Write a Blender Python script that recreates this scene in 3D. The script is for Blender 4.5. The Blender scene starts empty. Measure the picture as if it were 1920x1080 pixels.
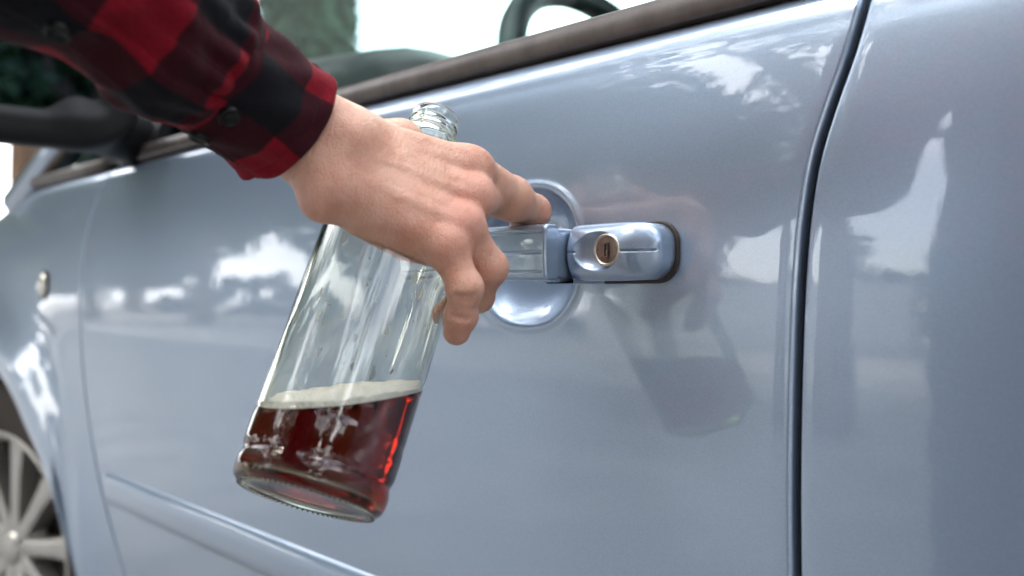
import bpy, bmesh, math, random
import numpy as np
from mathutils import Vector, Matrix
rnd = random.Random(7)
rs = np.random.RandomState(5)
sc = bpy.context.scene
COL = sc.collection

# ------------------------------------------------------------------ camera
CAM = np.array((0.322, -0.430, 0.76)); TH = math.radians(43.92)
FW = np.array((-math.sin(TH), math.cos(TH), 0.0)); RT = np.array((math.cos(TH), math.sin(TH), 0.0)); UP = np.array((0., 0., 1.))
cam_d = bpy.data.cameras.new('camera'); cam = bpy.data.objects.new('camera', cam_d); COL.objects.link(cam)
cam.location = CAM; cam.rotation_euler = (math.radians(90), 0, TH)
cam_d.lens = 30; cam_d.sensor_width = 36; cam_d.clip_start = 0.01; cam_d.clip_end = 2000
cam_d.dof.use_dof = True; cam_d.dof.focus_distance = 0.515; cam_d.dof.aperture_fstop = 4.2
sc.camera = cam
# ------------------------------------------------------------------ world / sun / exposure
SUN_EL, SUN_AZ = math.radians(52), math.radians(205)       # azimuth: direction towards the sun, measured from +Y clockwise
w = bpy.data.worlds.new('World'); sc.world = w; w.use_nodes = True
nt = w.node_tree; nt.nodes.clear()
wo = nt.nodes.new('ShaderNodeOutputWorld'); bg = nt.nodes.new('ShaderNodeBackground'); sky = nt.nodes.new('ShaderNodeTexSky')
sky.sky_type = 'NISHITA'; sky.sun_disc = False; sky.sun_elevation = SUN_EL; sky.sun_rotation = SUN_AZ
sky.air_density = 1.0; sky.dust_density = 2.5; sky.ozone_density = 1.0
tc = nt.nodes.new('ShaderNodeTexCoord'); cn = nt.nodes.new('ShaderNodeTexNoise'); cr = nt.nodes.new('ShaderNodeValToRGB'); mx = nt.nodes.new('ShaderNodeMix')
mx.data_type = 'RGBA'; cn.inputs['Scale'].default_value = 2.2; cn.inputs['Detail'].default_value = 7
cr.color_ramp.elements[0].position = 0.36; cr.color_ramp.elements[1].position = 0.56
nt.links.new(tc.outputs['Generated'], cn.inputs['Vector']); nt.links.new(cn.outputs['Fac'], cr.inputs['Fac'])
nt.links.new(cr.outputs['Color'], mx.inputs['Factor']); nt.links.new(sky.outputs[0], mx.inputs['A']); mx.inputs['B'].default_value = (13.0, 13.2, 13.6, 1)
nt.links.new(mx.outputs['Result'], bg.inputs['Color']); bg.inputs['Strength'].default_value = 0.14
nt.links.new(bg.outputs[0], wo.inputs['Surface'])
sl = bpy.data.lights.new('sun', 'SUN'); sun = bpy.data.objects.new('sun', sl); COL.objects.link(sun)
sl.energy = 1.5; sl.angle = math.radians(14); sl.color = (1.0, 0.95, 0.87)
sd = Vector((math.sin(SUN_AZ)*math.cos(SUN_EL), math.cos(SUN_AZ)*math.cos(SUN_EL), math.sin(SUN_EL)))
sun.rotation_euler = sd.to_track_quat('Z', 'Y').to_euler()
sc.view_settings.view_transform = 'Standard'; sc.view_settings.look = 'None'; sc.view_settings.exposure = 1.70; sc.view_settings.gamma = 1
sc.view_settings.use_curve_mapping = False
sc.render.engine = 'CYCLES'
cy = sc.cycles; cy.max_bounces = 14; cy.transmission_bounces = 12; cy.transparent_max_bounces = 12; cy.glossy_bounces = 6; cy.diffuse_bounces = 3
cy.volume_bounces = 0; cy.use_denoising = True; cy.sample_clamp_indirect = 8; cy.caustics_reflective = False; cy.blur_glossy = 0.3

# ------------------------------------------------------------------ helpers
def at(px, py, d):
    """world point seen at photo pixel (px, py) at d metres along the view axis"""
    return CAM + RT*((px-960)/1600*d) + FW*d + UP*((540-py)/1600*d)
def V(*a): return np.array(a, float)
def sstep(a, b, x):
    t = np.clip((x-a)/(b-a), 0, 1); return t*t*(3-2*t)
def empty(name, loc=(0, 0, 0), rz=0, parent=None):
    o = bpy.data.objects.new(name, None); COL.objects.link(o); o.location = loc; o.rotation_euler = (0, 0, rz); o.empty_display_size = .1
    if parent: o.parent = parent
    return o
def tag(o, label=None, cat=None, group=None, kind=None):
    for k, v in (('label', label), ('category', cat), ('group', group), ('kind', kind)):
        if v: o[k] = v
    return o
def mesh_obj(name, verts, faces, mat=None, parent=None, smooth=True, normals=None, uv=None, loc=None):
    me = bpy.data.meshes.new(name); verts = np.asarray(verts, np.float32)
    me.from_pydata(verts.tolist() if len(verts) < 20000 else [tuple(v) for v in verts.tolist()], [], faces if isinstance(faces, list) else faces.tolist())
    if smooth: me.polygons.foreach_set('use_smooth', [True]*len(me.polygons))
    if uv is not None:
        l = me.uv_layers.new(name='UVMap'); li = np.zeros(len(me.loops), np.int32); me.loops.foreach_get('vertex_index', li)
        l.data.foreach_set('uv', np.asarray(uv, np.float32)[li].ravel())
    me.update()
    if normals is not None: me.normals_split_custom_set_from_vertices(np.asarray(normals).tolist())
    o = bpy.data.objects.new(name, me); COL.objects.link(o)
    if mat: me.materials.append(mat)
    if parent: o.parent = parent
    if loc is not None: o.location = loc
    return o
def grid_faces(nu, nv, wrap=False, flip=False):
    i = np.arange(nu if wrap else nu-1)[:, None]; j = np.arange(nv-1)[None]
    i2 = (i+1) % nu
    a = i*nv+j; b = i2*nv+j; c = i2*nv+j+1; d = i*nv+j+1
    f = np.stack([a, b, c, d], -1).reshape(-1, 4)
    return f[:, ::-1] if flip else f
def grid_obj(name, P, mat, parent=None, wrap=False, flip=False, uv=None, thick=0, off=1, loc=None, smooth=True):
    nu, nv = P.shape[:2]
    o = mesh_obj(name, P.reshape(-1, 3), grid_faces(nu, nv, wrap, flip), mat, parent, uv=None if uv is None else uv.reshape(-1, 2), loc=loc, smooth=smooth)
    if thick:
        m = o.modifiers.new('solid', 'SOLIDIFY'); m.thickness = thick; m.offset = off
    return o
def frame(d):
    d = d/np.linalg.norm(d); a = V(0, 0, 1) if abs(d[2]) < .9 else V(1, 0, 0)
    x = np.cross(a, d); x /= np.linalg.norm(x); return x, np.cross(d, x), d
def tube_mesh(pts, rad, n=12, caps=True):
    pts = [np.asarray(p, float) for p in pts]; m = len(pts); rad = rad if hasattr(rad, '__len__') else [rad]*m
    vs, fs = [], []; x = None
    for i, p in enumerate(pts):
        t = pts[min(i+1, m-1)]-pts[max(i-1, 0)]; t /= np.linalg.norm(t)
        if x is None: x = frame(t)[0]
        x = x-t*np.dot(x, t); x /= np.linalg.norm(x); y = np.cross(t, x)
        for k in range(n):
            a = 2*math.pi*k/n; vs.append(p+rad[i]*(math.cos(a)*x+math.sin(a)*y))
    for i in range(m-1):
        for k in range(n):
            k2 = (k+1) % n; fs.append((i*n+k, i*n+k2, (i+1)*n+k2, (i+1)*n+k))
    if caps: fs.append(tuple(range(n-1, -1, -1))); fs.append(tuple((m-1)*n+k for k in range(n)))
    return vs, fs
class MB:
    def __init__(s): s.v, s.f = [], []
    def add(s, v, f):
        o = len(s.v); s.v += [tuple(p) for p in v]; s.f += [tuple(i+o for i in q) for q in f]; return s
    def tube(s, pts, r, n=12): return s.add(*tube_mesh(pts, r, n))
    def box(s, c, d, rot=None, bev=0):
        bm = bmesh.new(); bmesh.ops.create_cube(bm, size=1)
        for v in bm.verts: v.co = Vector((v.co.x*d[0], v.co.y*d[1], v.co.z*d[2]))
        if bev: bmesh.ops.bevel(bm, geom=list(bm.edges), offset=bev, segments=3, affect='EDGES', profile=.5)
        if rot is not None: bmesh.ops.transform(bm, matrix=rot, verts=bm.verts)
        bm.verts.ensure_lookup_table()
        r = s.add([V(*v.co)+np.asarray(c) for v in bm.verts], [tuple(v.index for v in f.verts) for f in bm.faces]); bm.free(); return r
    def build(s, name, mat, parent=None, smooth=False): return mesh_obj(name, s.v, s.f, mat, parent, smooth=smooth)
def lathe(prof, n=64, wob=None):
    """prof: list (r, h) ; axis +Z"""
    prof = np.array(prof); a = np.linspace(0, 2*math.pi, n, endpoint=False)
    P = np.zeros((n, len(prof), 3)); P[:, :, 0] = np.cos(a)[:, None]*prof[None, :, 0]; P[:, :, 1] = np.sin(a)[:, None]*prof[None, :, 0]; P[:, :, 2] = prof[None, :, 1]
    return P
def interp_smooth(xs, ys, n=1):
    """monotone-ish smooth 1-D curve through the points (Catmull-Rom hermite)"""
    xs = np.array(xs, float); ys = np.array(ys, float); m = np.gradient(ys, xs)
    def f(x):
        x = np.clip(np.asarray(x, float), xs[0], xs[-1]); i = np.clip(np.searchsorted(xs, x)-1, 0, len(xs)-2)
        h = xs[i+1]-xs[i]; t = (x-xs[i])/h
        return (2*t**3-3*t**2+1)*ys[i]+(t**3-2*t**2+t)*h*m[i]+(-2*t**3+3*t**2)*ys[i+1]+(t**3-t**2)*h*m[i+1]
    return f

# signed distance modelling --------------------------------------------------
def smin(a, b, k):
    h = np.clip(.5+.5*(b-a)/k, 0, 1); return b+(a-b)*h-k*h*(1-h)
def smax(a, b, k): return -smin(-a, -b, k)
def sd_cone(p, a, b, ra, rb, fl=None, fs=1.0):
    a = np.asarray(a, float); b = np.asarray(b, float); ba = b-a; pa = p-a
    h = np.clip(pa@ba/max(ba@ba, 1e-12), 0, 1); q = pa-h[:, None]*ba
    if fl is not None: q = q+np.outer(q@fl*(fs-1), fl)
    return np.sqrt((q*q).sum(1))-(ra+(rb-ra)*h)
def sd_ell(p, c, r, ax=None):
    q = (p-c)
    if ax is not None: q = q@np.array(ax).T
    r = np.array(r); k0 = np.linalg.norm(q/r, axis=1); k1 = np.linalg.norm(q/(r*r), axis=1)+1e-9
    return k0*(k0-1)/k1
def sdf_mesh(fn, lo, hi, h, B=8, newton=3, slack=1.6):
    lo = np.array(lo, float); n = (np.ceil((np.array(hi)-lo)/h/B).astype(int))*B
    nb = n//B; bi = np.stack(np.meshgrid(*[np.arange(k) for k in nb], indexing='ij'), -1).reshape(-1, 3)
    cen = lo+(bi*B+B/2)*h; dc = fn(cen)
    D = np.empty(tuple(n+1), np.float32)
    near = np.abs(dc) < B*h*.87*slack+h
    sg = np.where(dc < 0, -1., 1.)
    D[:-1, :-1, :-1] = np.repeat(np.repeat(np.repeat(sg.reshape(nb), B, 0), B, 1), B, 2); D[-1] = 1; D[:, -1] = 1; D[:, :, -1] = 1
    off = np.stack(np.meshgrid(*[np.arange(B+1)]*3, indexing='ij'), -1).reshape(-1, 3)
    nbk = bi[near]
    for s in range(0, len(nbk), 400):
        idx = (nbk[s:s+400, None]*B+off[None]).reshape(-1, 3); d = fn(lo+idx*h)
        D[idx[:, 0], idx[:, 1], idx[:, 2]] = d
    S = D < 0
    cnt = np.zeros(tuple(n), np.int8)
    for i in (0, 1):
        for j in (0, 1):
            for k in (0, 1): cnt += S[i:n[0]+i, j:n[1]+j, k:n[2]+k]
    act = (cnt > 0) & (cnt < 8); ci = np.argwhere(act); vid = -np.ones(tuple(n), np.int64); vid[act] = np.arange(len(ci))
    acc = np.zeros((len(ci), 3)); num = np.zeros(len(ci))
    cs = [(i, j, k) for i in (0, 1) for j in (0, 1) for k in (0, 1)]
    for a in cs:
        for ax in range(3):
            if a[ax]: continue
            b = list(a); b[ax] = 1
            da = D[ci[:, 0]+a[0], ci[:, 1]+a[1], ci[:, 2]+a[2]]; db = D[ci[:, 0]+b[0], ci[:, 1]+b[1], ci[:, 2]+b[2]]
            m = (da < 0) != (db < 0); t = np.where(m, da/np.where(m, da-db, 1), 0)
            pt = np.array(a, float)+np.zeros((len(ci), 3)); pt[:, ax] += t; acc += pt*m[:, None]; num += m
    P = lo+(ci+acc/num[:, None])*h
    F = []
    for ax in range(3):
        sl0 = [slice(1, n[k]) for k in range(3)]; sl0[ax] = slice(0, n[ax]); sl1 = list(sl0); sl1[ax] = slice(1, n[ax]+1)
        A = S[tuple(sl0)]; Bq = S[tuple(sl1)]; e = np.argwhere(A != Bq); st = A[A != Bq]
        g = e.copy()
        for k in range(3):
            if k != ax: g[:, k] += 1
        u, v = (ax+1) % 3, (ax+2) % 3
        def nb_(du, dv):
            q = g.copy(); q[:, u] -= du; q[:, v] -= dv; return vid[q[:, 0], q[:, 1], q[:, 2]]
        qd = np.stack([nb_(1, 1), nb_(0, 1), nb_(0, 0), nb_(1, 0)], 1)
        qd[~st] = qd[~st][:, ::-1]; F.append(qd)
    F = np.concatenate(F); F = F[(F >= 0).all(1)]
    e = h*.25
    def grad(P):
        g = np.stack([fn(P+np.eye(3)[k]*e)-fn(P-np.eye(3)[k]*e) for k in range(3)], 1)/(2*e); return g
    for _ in range(newton):
        g = grad(P); d = fn(P); P = P-np.clip(d/np.maximum((g*g).sum(1), .2), -h*.6, h*.6)[:, None]*g
    g = grad(P); N = g/np.maximum(np.linalg.norm(g, axis=1), 1e-9)[:, None]
    return P, F, N

# materials -----------------------------------------------------------------
def pmat(name, col=(.5, .5, .5), rough=.5, metal=0, **kw):
    m = bpy.data.materials.new(name); m.use_nodes = True; b = m.node_tree.nodes['Principled BSDF']
    b.inputs['Base Color'].default_value = (*col, 1); b.inputs['Roughness'].default_value = rough; b.inputs['Metallic'].default_value = metal
    for k, v in kw.items():
        b.inputs[k.replace('_', ' ')].default_value = v
    return m
def N(m, t, **kw):
    n = m.node_tree.nodes.new('ShaderNode'+t)
    for k, v in kw.items():
        if hasattr(n, k): setattr(n, k, v)
        else: n.inputs[k.replace('_', ' ')].default_value = v
    return n
def L(m, a, b): m.node_tree.links.new(a, b)
def B(m): return m.node_tree.nodes['Principled BSDF']
def noise_col(m, c1, c2, scale, detail=5, lo=.35, hi=.65, coord='Object', stretch=None):
    t = N(m, 'TexCoord'); n = N(m, 'TexNoise', Scale=scale, Detail=detail); r = N(m, 'ValToRGB')
    r.color_ramp.elements[0].position = lo; r.color_ramp.elements[1].position = hi
    r.color_ramp.elements[0].color = (*c1, 1); r.color_ramp.elements[1].color = (*c2, 1)
    src = t.outputs[coord]
    if stretch:
        mp = N(m, 'Mapping'); mp.inputs['Scale'].default_value = stretch; L(m, src, mp.inputs['Vector']); src = mp.outputs[0]
    L(m, src, n.inputs['Vector']); L(m, n.outputs['Fac'], r.inputs['Fac']); L(m, r.outputs['Color'], B(m).inputs['Base Color']); return n
def bump(m, scale, strength, dist=.001, detail=4, coord='Object'):
    t = N(m, 'TexCoord'); n = N(m, 'TexNoise', Scale=scale, Detail=detail); b = N(m, 'Bump', Strength=strength, Distance=dist)
    L(m, t.outputs[coord], n.inputs['Vector']); L(m, n.outputs['Fac'], b.inputs['Height']); L(m, b.outputs[0], B(m).inputs['Normal']); return b
def add_dirt_rough(m, base, amp, scale):
    t = N(m, 'TexCoord'); n = N(m, 'TexNoise', Scale=scale, Detail=6); r = N(m, 'MapRange'); r.inputs['To Min'].default_value = base; r.inputs['To Max'].default_value = base+amp
    r.inputs['From Min'].default_value = .35; r.inputs['From Max'].default_value = .7
    L(m, t.outputs['Object'], n.inputs['Vector']); L(m, n.outputs['Fac'], r.inputs['Value']); return r

PAINT = pmat('silver_blue_paint', (.40, .49, .60), .36, .64, Coat_Weight=1.0, Coat_Roughness=.02, Coat_IOR=1.75)
t_ = N(PAINT, 'TexCoord'); vo = N(PAINT, 'TexVoronoi', Scale=1500.0); rm = N(PAINT, 'MixRGB', blend_type='MIX')
L(PAINT, t_.outputs['Object'], vo.inputs['Vector']); sp = N(PAINT, 'SeparateColor'); L(PAINT, vo.outputs['Color'], sp.inputs[0]); L(PAINT, sp.outputs[0], rm.inputs['Fac'])
rm.inputs['Color1'].default_value = (.32, .41, .545, 1); rm.inputs['Color2'].default_value = (.365, .46, .595, 1); 
v2 = N(PAINT, 'TexVoronoi', Scale=170.0); r2_ = N(PAINT, 'ValToRGB'); r2_.color_ramp.elements[0].position = .035; r2_.color_ramp.elements[0].color = (1, 1, 1, 1); r2_.color_ramp.elements[1].position = .06; r2_.color_ramp.elements[1].color = (0, 0, 0, 1)
n4 = N(PAINT, 'TexNoise', Scale=14.0, Detail=3.0); r4 = N(PAINT, 'MapRange'); r4.inputs['From Min'].default_value = .45; r4.inputs['From Max'].default_value = .75; mu4 = N(PAINT, 'Math', operation='MULTIPLY'); dm = N(PAINT, 'MixRGB'); dm.inputs['Color2'].default_value = (.30, .29, .27, 1)
for _n in (v2, n4): L(PAINT, t_.outputs['Object'], _n.inputs['Vector'])
L(PAINT, v2.outputs['Distance'], r2_.inputs['Fac']); L(PAINT, n4.outputs['Fac'], r4.inputs['Value']); L(PAINT, r2_.outputs[0], mu4.inputs[0]); L(PAINT, r4.outputs[0], mu4.inputs[1]); L(PAINT, mu4.outputs[0], dm.inputs['Fac']); L(PAINT, rm.outputs[0], dm.inputs['Color1']); L(PAINT, dm.outputs[0], B(PAINT).inputs['Base Color'])
L(PAINT, add_dirt_rough(PAINT, .012, .045, 40).outputs[0], B(PAINT).inputs['Coat Roughness'])
no = N(PAINT, 'TexNoise', Scale=55.0, Detail=3.0); bp = N(PAINT, 'Bump', Strength=.10, Distance=.0006); L(PAINT, t_.outputs['Object'], no.inputs['Vector'])
L(PAINT, no.outputs['Fac'], bp.inputs['Height']); L(PAINT, bp.outputs[0], B(PAINT).inputs['Coat Normal'])
RUBBER = pmat('black_rubber', (.012, .012, .013), .55); BLACKP = pmat('black_plastic', (.010, .010, .011), .5, Specular_IOR_Level=.25)
TRIM = pmat('grey_brown_trim', (.16, .135, .125), .42); noise_col(TRIM, (.085, .070, .062), (.125, .105, .096), 60); bump(TRIM, 900, .3, .0003)
DARKGREY = pmat('dark_grey_plastic', (.05, .052, .055), .5); SEAT = pmat('seat_cloth', (.04, .042, .05), .9)
CHROME = pmat('chrome', (.8, .8, .8), .12, 1.0)
LOCKM = pmat('tarnished_lock_metal', (.30, .215, .19), .33, .85); noise_col(LOCKM, (.25, .17, .15), (.36, .27, .24), 300)
LOCKR = pmat('worn_lock_rim', (.62, .56, .46), .28, 1.0)
CARGLASS = bpy.data.materials.new('green_tinted_glass'); CARGLASS.use_nodes = True; CARGLASS.node_tree.nodes.clear()
_o = N(CARGLASS, 'OutputMaterial'); _m = N(CARGLASS, 'MixShader'); _t = N(CARGLASS, 'BsdfTransparent'); _t.inputs[0].default_value = (.74, .88, .84, 1); _g = N(CARGLASS, 'BsdfGlossy'); _g.inputs['Roughness'].default_value = .0; _lw = N(CARGLASS, 'LayerWeight'); _lw.inputs['Blend'].default_value = .5; _pw = N(CARGLASS, 'Math', operation='POWER'); _pw.inputs[1].default_value = 5; L(CARGLASS, _lw.outputs['Facing'], _pw.inputs[0]); _f = N(CARGLASS, 'Math', operation='MULTIPLY_ADD'); _f.inputs[1].default_value = .06; _f.inputs[2].default_value = .010; L(CARGLASS, _pw.outputs[0], _f.inputs[0])
L(CARGLASS, _f.outputs[0], _m.inputs[0]); L(CARGLASS, _t.outputs[0], _m.inputs[1]); L(CARGLASS, _g.outputs[0], _m.inputs[2]); L(CARGLASS, _m.outputs[0], _o.inputs['Surface'])
ALLOY = pmat('alloy_rim', (.52, .50, .47), .35, .8); TYRE = pmat('brownish_tyre', (.045, .035, .03), .8); bump(TYRE, 60, .5)
MIRROR = pmat('mirror_glass', (.15, .24, .40), .01, 1.0)
LAMPG = pmat('clear_lamp_plastic', (.8, .78, .7), .1, .6, Coat_Weight=1.0)

# ================================================================== THE CAR
HUB = V(-1.36, .033, .30)
Pz = interp_smooth([.15, .22, .30, .40, .50, .60, .70, .76, .82, .87, .90, .911, .917, .922, .927, .935],
                   [.10, .060, .036, .018, .008, .002, .0, .0005, .004, .0095, .0145, .0175, .0215, .028, .038, .06])
CUPC = (-.080, .782)
def cup(x, z):
    dx = (x-CUPC[0])/.0475; dz = (z-CUPC[1])/.0475
    r = (np.abs(dx)**2.3+np.abs(dz)**2.3)**(1/2.3)
    t = np.clip((1-r)/.80, 0, 1)
    body = .0135*(1-(1-t)**3.2)*(1+.10*np.clip(dz, -1, 1))
    lip = -.0011*np.exp(-((r-1.045)/.05)**2)
    return body*sstep(1.0, .93, r)+lip
def arch_r(ang):       # ang: 0 = rearwards (+x), 90 = up
    return np.interp(ang, [-40, 0, 20, 45, 90, 140, 220], [.47, .425, .40, .355, .335, .335, .345])
def surf(x, z, cups=True, hub_r=True):
    x = np.asarray(x, float); z = np.asarray(z, float)
    y = Pz(z)+.010*((x+.1)/1.0)**2*(x < -.1)+.012*((x-.1))**2*(x > .1)
    y = y+.16*np.clip(-x-1.50, 0, 9)**2.0+.10*np.clip(x-1.5, 0, 9)**2.0
    for hx, s in ((HUB[0], 1), (1.32, 0)):
        r = np.hypot(x-hx, z-HUB[2]); an = np.degrees(np.arctan2(z-HUB[2], (x-hx)))
        ra = arch_r(an) if s else .335
        y = y-.026*np.exp(-np.clip((r-ra-.012)/.075, -2, 9)**2*np.sign(np.clip(r-ra-.012, 0, 1)+1e-9))*sstep(-.15, .25, z)
    if cups: y = y+cup(x, z)
    return y
def axis_coords(a, b, dense, fine, coarse):
    xs = [a]
    while xs[-1] < b:
        st = coarse
        for lo, hi in dense:
            if lo-coarse < xs[-1] < hi: st = fine
        xs.append(xs[-1]+st)
    xs[-1] = b; return np.array(xs)
EDGE = np.array([0, .0003, .0008, .0015, .0024, .0034])
def panel(name, xl, xr, zb, zt, xdense=(), zdense=(), fine=.0013, coarse=.010, cups=True, parent=None, R_=.0032, mat=PAINT, skirt=(1, 1, 1, 1), coarse_z=None):
    """sheet-metal panel on the body surface between curves xl(z), xr(z), zb(x), zt(x); rounded hemmed edges"""
    x0 = float(np.min(xl(np.linspace(.2, .93, 40)))); x1 = float(np.max(xr(np.linspace(.2, .93, 40))))
    zz0 = float(np.min(zb(np.linspace(x0, x1, 80)))); zz1 = float(np.max(zt(np.linspace(x0, x1, 80))))
    gx = axis_coords(x0, x1, xdense, fine, coarse); gz = axis_coords(zz0, zz1, zdense, fine, coarse_z or coarse)
    u = (gx-x0)/(x1-x0); v = (gz-zz0)/(zz1-zz0); lx, lz = x1-x0, zz1-zz0
    def mk(t, l):
        t = t[(t*l > .006) & (t*l < l-.006)]; return np.concatenate([EDGE/l, t, (1-EDGE/l)[::-1]])
    u = mk(u, lx); v = mk(v, lz); U, Vv = np.meshgrid(u, v, indexing='ij')
    X = x0+U*lx; Z = zz0+Vv*lz
    for _ in range(12):
        a, b = xl(Z), xr(Z); X = a+(b-a)*U; c, d = zb(X), zt(X); Z = c+(d-c)*Vv
    e = np.minimum(np.minimum(U*lx if skirt[0] else 9, (1-U)*lx if skirt[1] else 9), np.minimum(Vv*lz if skirt[2] else 9, (1-Vv)*lz if skirt[3] else 9))
    e = np.clip(e, 0, R_); Y = surf(X, Z, cups)+(R_-np.sqrt(np.maximum(R_**2-(R_-e)**2, 0)))
    P = np.stack([X, Y, Z], -1)
    def ext(P):
        A = P.copy(); return A
    # hem: fold the rim 14 mm inwards
    Q = np.pad(P, ((1, 1), (1, 1), (0, 0)), mode='edge'); Q[0, :, 1] += .014; Q[-1, :, 1] += .014; Q[1:-1, 0, 1] += .014; Q[1:-1, -1, 1] += .014
    o = grid_obj(name, Q, mat, parent, flip=False)
    return o
car = empty('parked_car', (0.0, .87, 0.0))
tag(car, 'pale silver blue car seen along its side, with the held door handle', 'car')
def cc(o):   # parent to the car keeping world coordinates (built in world space)
    o.parent = car; o.matrix_parent_inverse = Matrix.Translation((0, -.87, 0)); return o
def sub(o, p): o.parent = p; return o

seam_r = interp_smooth(*zip(*sorted([(z, x) for x, z in []] or [(.20, .085), (.30, .093), (.45, .100), (.60, .103), (.70, .104), (.76, .105), (.80, .107), (.85, .116), (.89, .129), (.93, .147)])))
def px_on(px, py):      # point of the body surface at a photo pixel
    d = .5
    for _ in range(60):
        p = at(px, py, d); d += (surf(p[0], p[2], False)-p[1])*.9
    return at(px, py, d)
sr = [px_on(a, b) for a, b in ((1622, 2), (1597, 90), (1562, 190), (1531, 290), (1512, 400), (1503, 500), (1497, 620), (1493, 760), (1491, 900), (1492, 1075))]
sr = sorted([(p[2], p[0]) for p in sr]); sr = [(.15, sr[0][1]-.001), (.35, sr[0][1])]+sr+[(.94, sr[-1][1]+.004)]
seam_r = interp_smooth(*zip(*sr))
sf = [px_on(a, b) for a, b in ((196, 338), (168, 420), (152, 540), (156, 700), (180, 870), (228, 1060))]
sf = sorted([(p[2], p[0]) for p in sf]); sf = [(.15, sf[0][1]+.03), (.28, sf[0][1]+.028)]+sf+[(.94, sf[-1][1]+.02)]
seam_f = interp_smooth(*zip(*sf))
cst = lambda c: (lambda x: np.zeros_like(np.asarray(x, float))+c)
GAP = .0021
ztop = cst(.9285)
door = cc(panel('front_door', lambda z: seam_f(z)+GAP, lambda z: seam_r(z)-GAP, cst(.262), ztop,
                xdense=[(-.150, .035)], zdense=[(.722, .842), (.896, .93)], fine=.0014))
rdoor = cc(panel('rear_door', lambda z: seam_r(z)+GAP, lambda z: np.where(z < .62, 1.0-1.2*np.clip(.62-z, 0, 1)**1.3, 1.0+.25*np.clip(z-.62, 0, 1)), cst(.262), ztop, zdense=[(.9, .93)], fine=.002, cups=False))
def arch_top(x, hx, base, front):
    x = np.asarray(x, float); best = np.full_like(x, base)
    ang = np.radians(np.linspace(-10 if front else 0, 190, 300)); r = arch_r(np.degrees(ang)) if front else np.full_like(ang, .335)
    ax, az = hx+r*np.cos(ang), HUB[2]+r*np.sin(ang); o = np.argsort(ax)
    z = np.interp(x, ax[o], az[o], left=base, right=base); return np.maximum(z, base)
ftop = interp_smooth([-2.1, -1.9, -1.7, -1.5, -1.38, -1.27, -1.15, -1.0, -.8], [.66, .765, .82, .862, .884, .905, .922, .9285, .9285])
fender = cc(panel('front_fender', cst(-2.05), lambda z: seam_f(z)-GAP, lambda x: arch_top(x, HUB[0], .25, True), ftop, coarse=.009, cups=False))
quarter = cc(panel('rear_quarter_panel', lambda z: np.where(z < .62, 1.0-1.2*np.clip(.62-z, 0, 1)**1.3, 1.0+.25*np.clip(z-.62, 0, 1))+.005, cst(2.2), lambda x: arch_top(x, 1.32, .25, False), ztop, coarse=.012, cups=False))
# dark door shuts behind the gaps
def strip_behind(name, sx, z0, z1, depth=.012, w_=.016):
    zs = np.linspace(z0, z1, 90); P = np.zeros((3, len(zs), 3))
    for i, dx in enumerate((-w_, 0, w_)):
        P[i, :, 0] = sx(zs)+dx; P[i, :, 1] = surf(sx(zs), zs, False)+depth; P[i, :, 2] = zs
    return grid_obj(name, P, RUBBER)
cc(strip_behind('door_seal', seam_r, .25, .9285, .0095, .007))
cc(strip_behind('door_seal', seam_f, .25, .9285))
# belt trim strips
def belt_strip(name, x0, x1, z0=.926, z1=.9455, mat=TRIM, parent=None, y0=.0265):
    xs = np.linspace(x0, x1, 60); prof = [(z0, .034), (z0-.0004, .0), (z0+.001, -.0018), (z0+.004, -.0030), (z0+.010, -.0028), (z1-.005, -.0008), (z1-.0015, .0012), (z1, .004), (z1-.001, .012), (z1-.004, .016)]
    P = np.zeros((len(xs), len(prof), 3)); ybase = surf(xs, np.full_like(xs, .915), False)-.0195+y0-.001
    for j, (z, y) in enumerate(prof): P[:, j, 0] = xs; P[:, j, 1] = ybase+y; P[:, j, 2] = z
    return grid_obj(name, P, mat, flip=True)
o = belt_strip('window_trim', float(seam_f(.9285))+.01, float(seam_r(.93))-.003); o.parent = door; 
o = belt_strip('window_trim', float(seam_r(.93))+.003, 1.07); o.parent = rdoor
# side mouldings
def moulding(x0, x1, parent):
    xs = np.concatenate([x0+np.array([0, .001, .003, .007, .013, .02]), np.linspace(x0+.03, x1-.01, 40), x1-np.array([.003, .0])])
    a = np.linspace(0, 1, 17); P = np.zeros((len(xs), 17, 3))
    grow = np.clip((xs-x0)/.02, 0, 1)**.5
    for i, x in enumerate(xs):
        g = max(.02, grow[i]); z = .4955+(a-.5)*.047*(.35+.65*g); h = .0085*g*np.clip(1-np.abs(2*a-1)**3.2, 0, 1)**.7
        P[i, :, 0] = x; P[i, :, 2] = z; P[i, :, 1] = surf(np.full(17, x), z, False)+.0025-h-(.0008)
    return grid_obj('side_moulding', P, PAINT, parent)
moulding(float(seam_f(.5))+.010, float(seam_r(.5))-.004, door); moulding(float(seam_r(.5))+.004, .82, rdoor)
xs_ = np.linspace(-1.02, 1.02, 40)
P = np.zeros((40, 8, 3))
for j, (z, y) in enumerate([(.255, .075), (.256, .052), (.245, .048), (.225, .046), (.20, .05), (.175, .062), (.16, .09), (.16, .2)]): P[:, j, 0] = xs_; P[:, j, 1] = y; P[:, j, 2] = z
cc(grid_obj('door_sill', P, PAINT))

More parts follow.
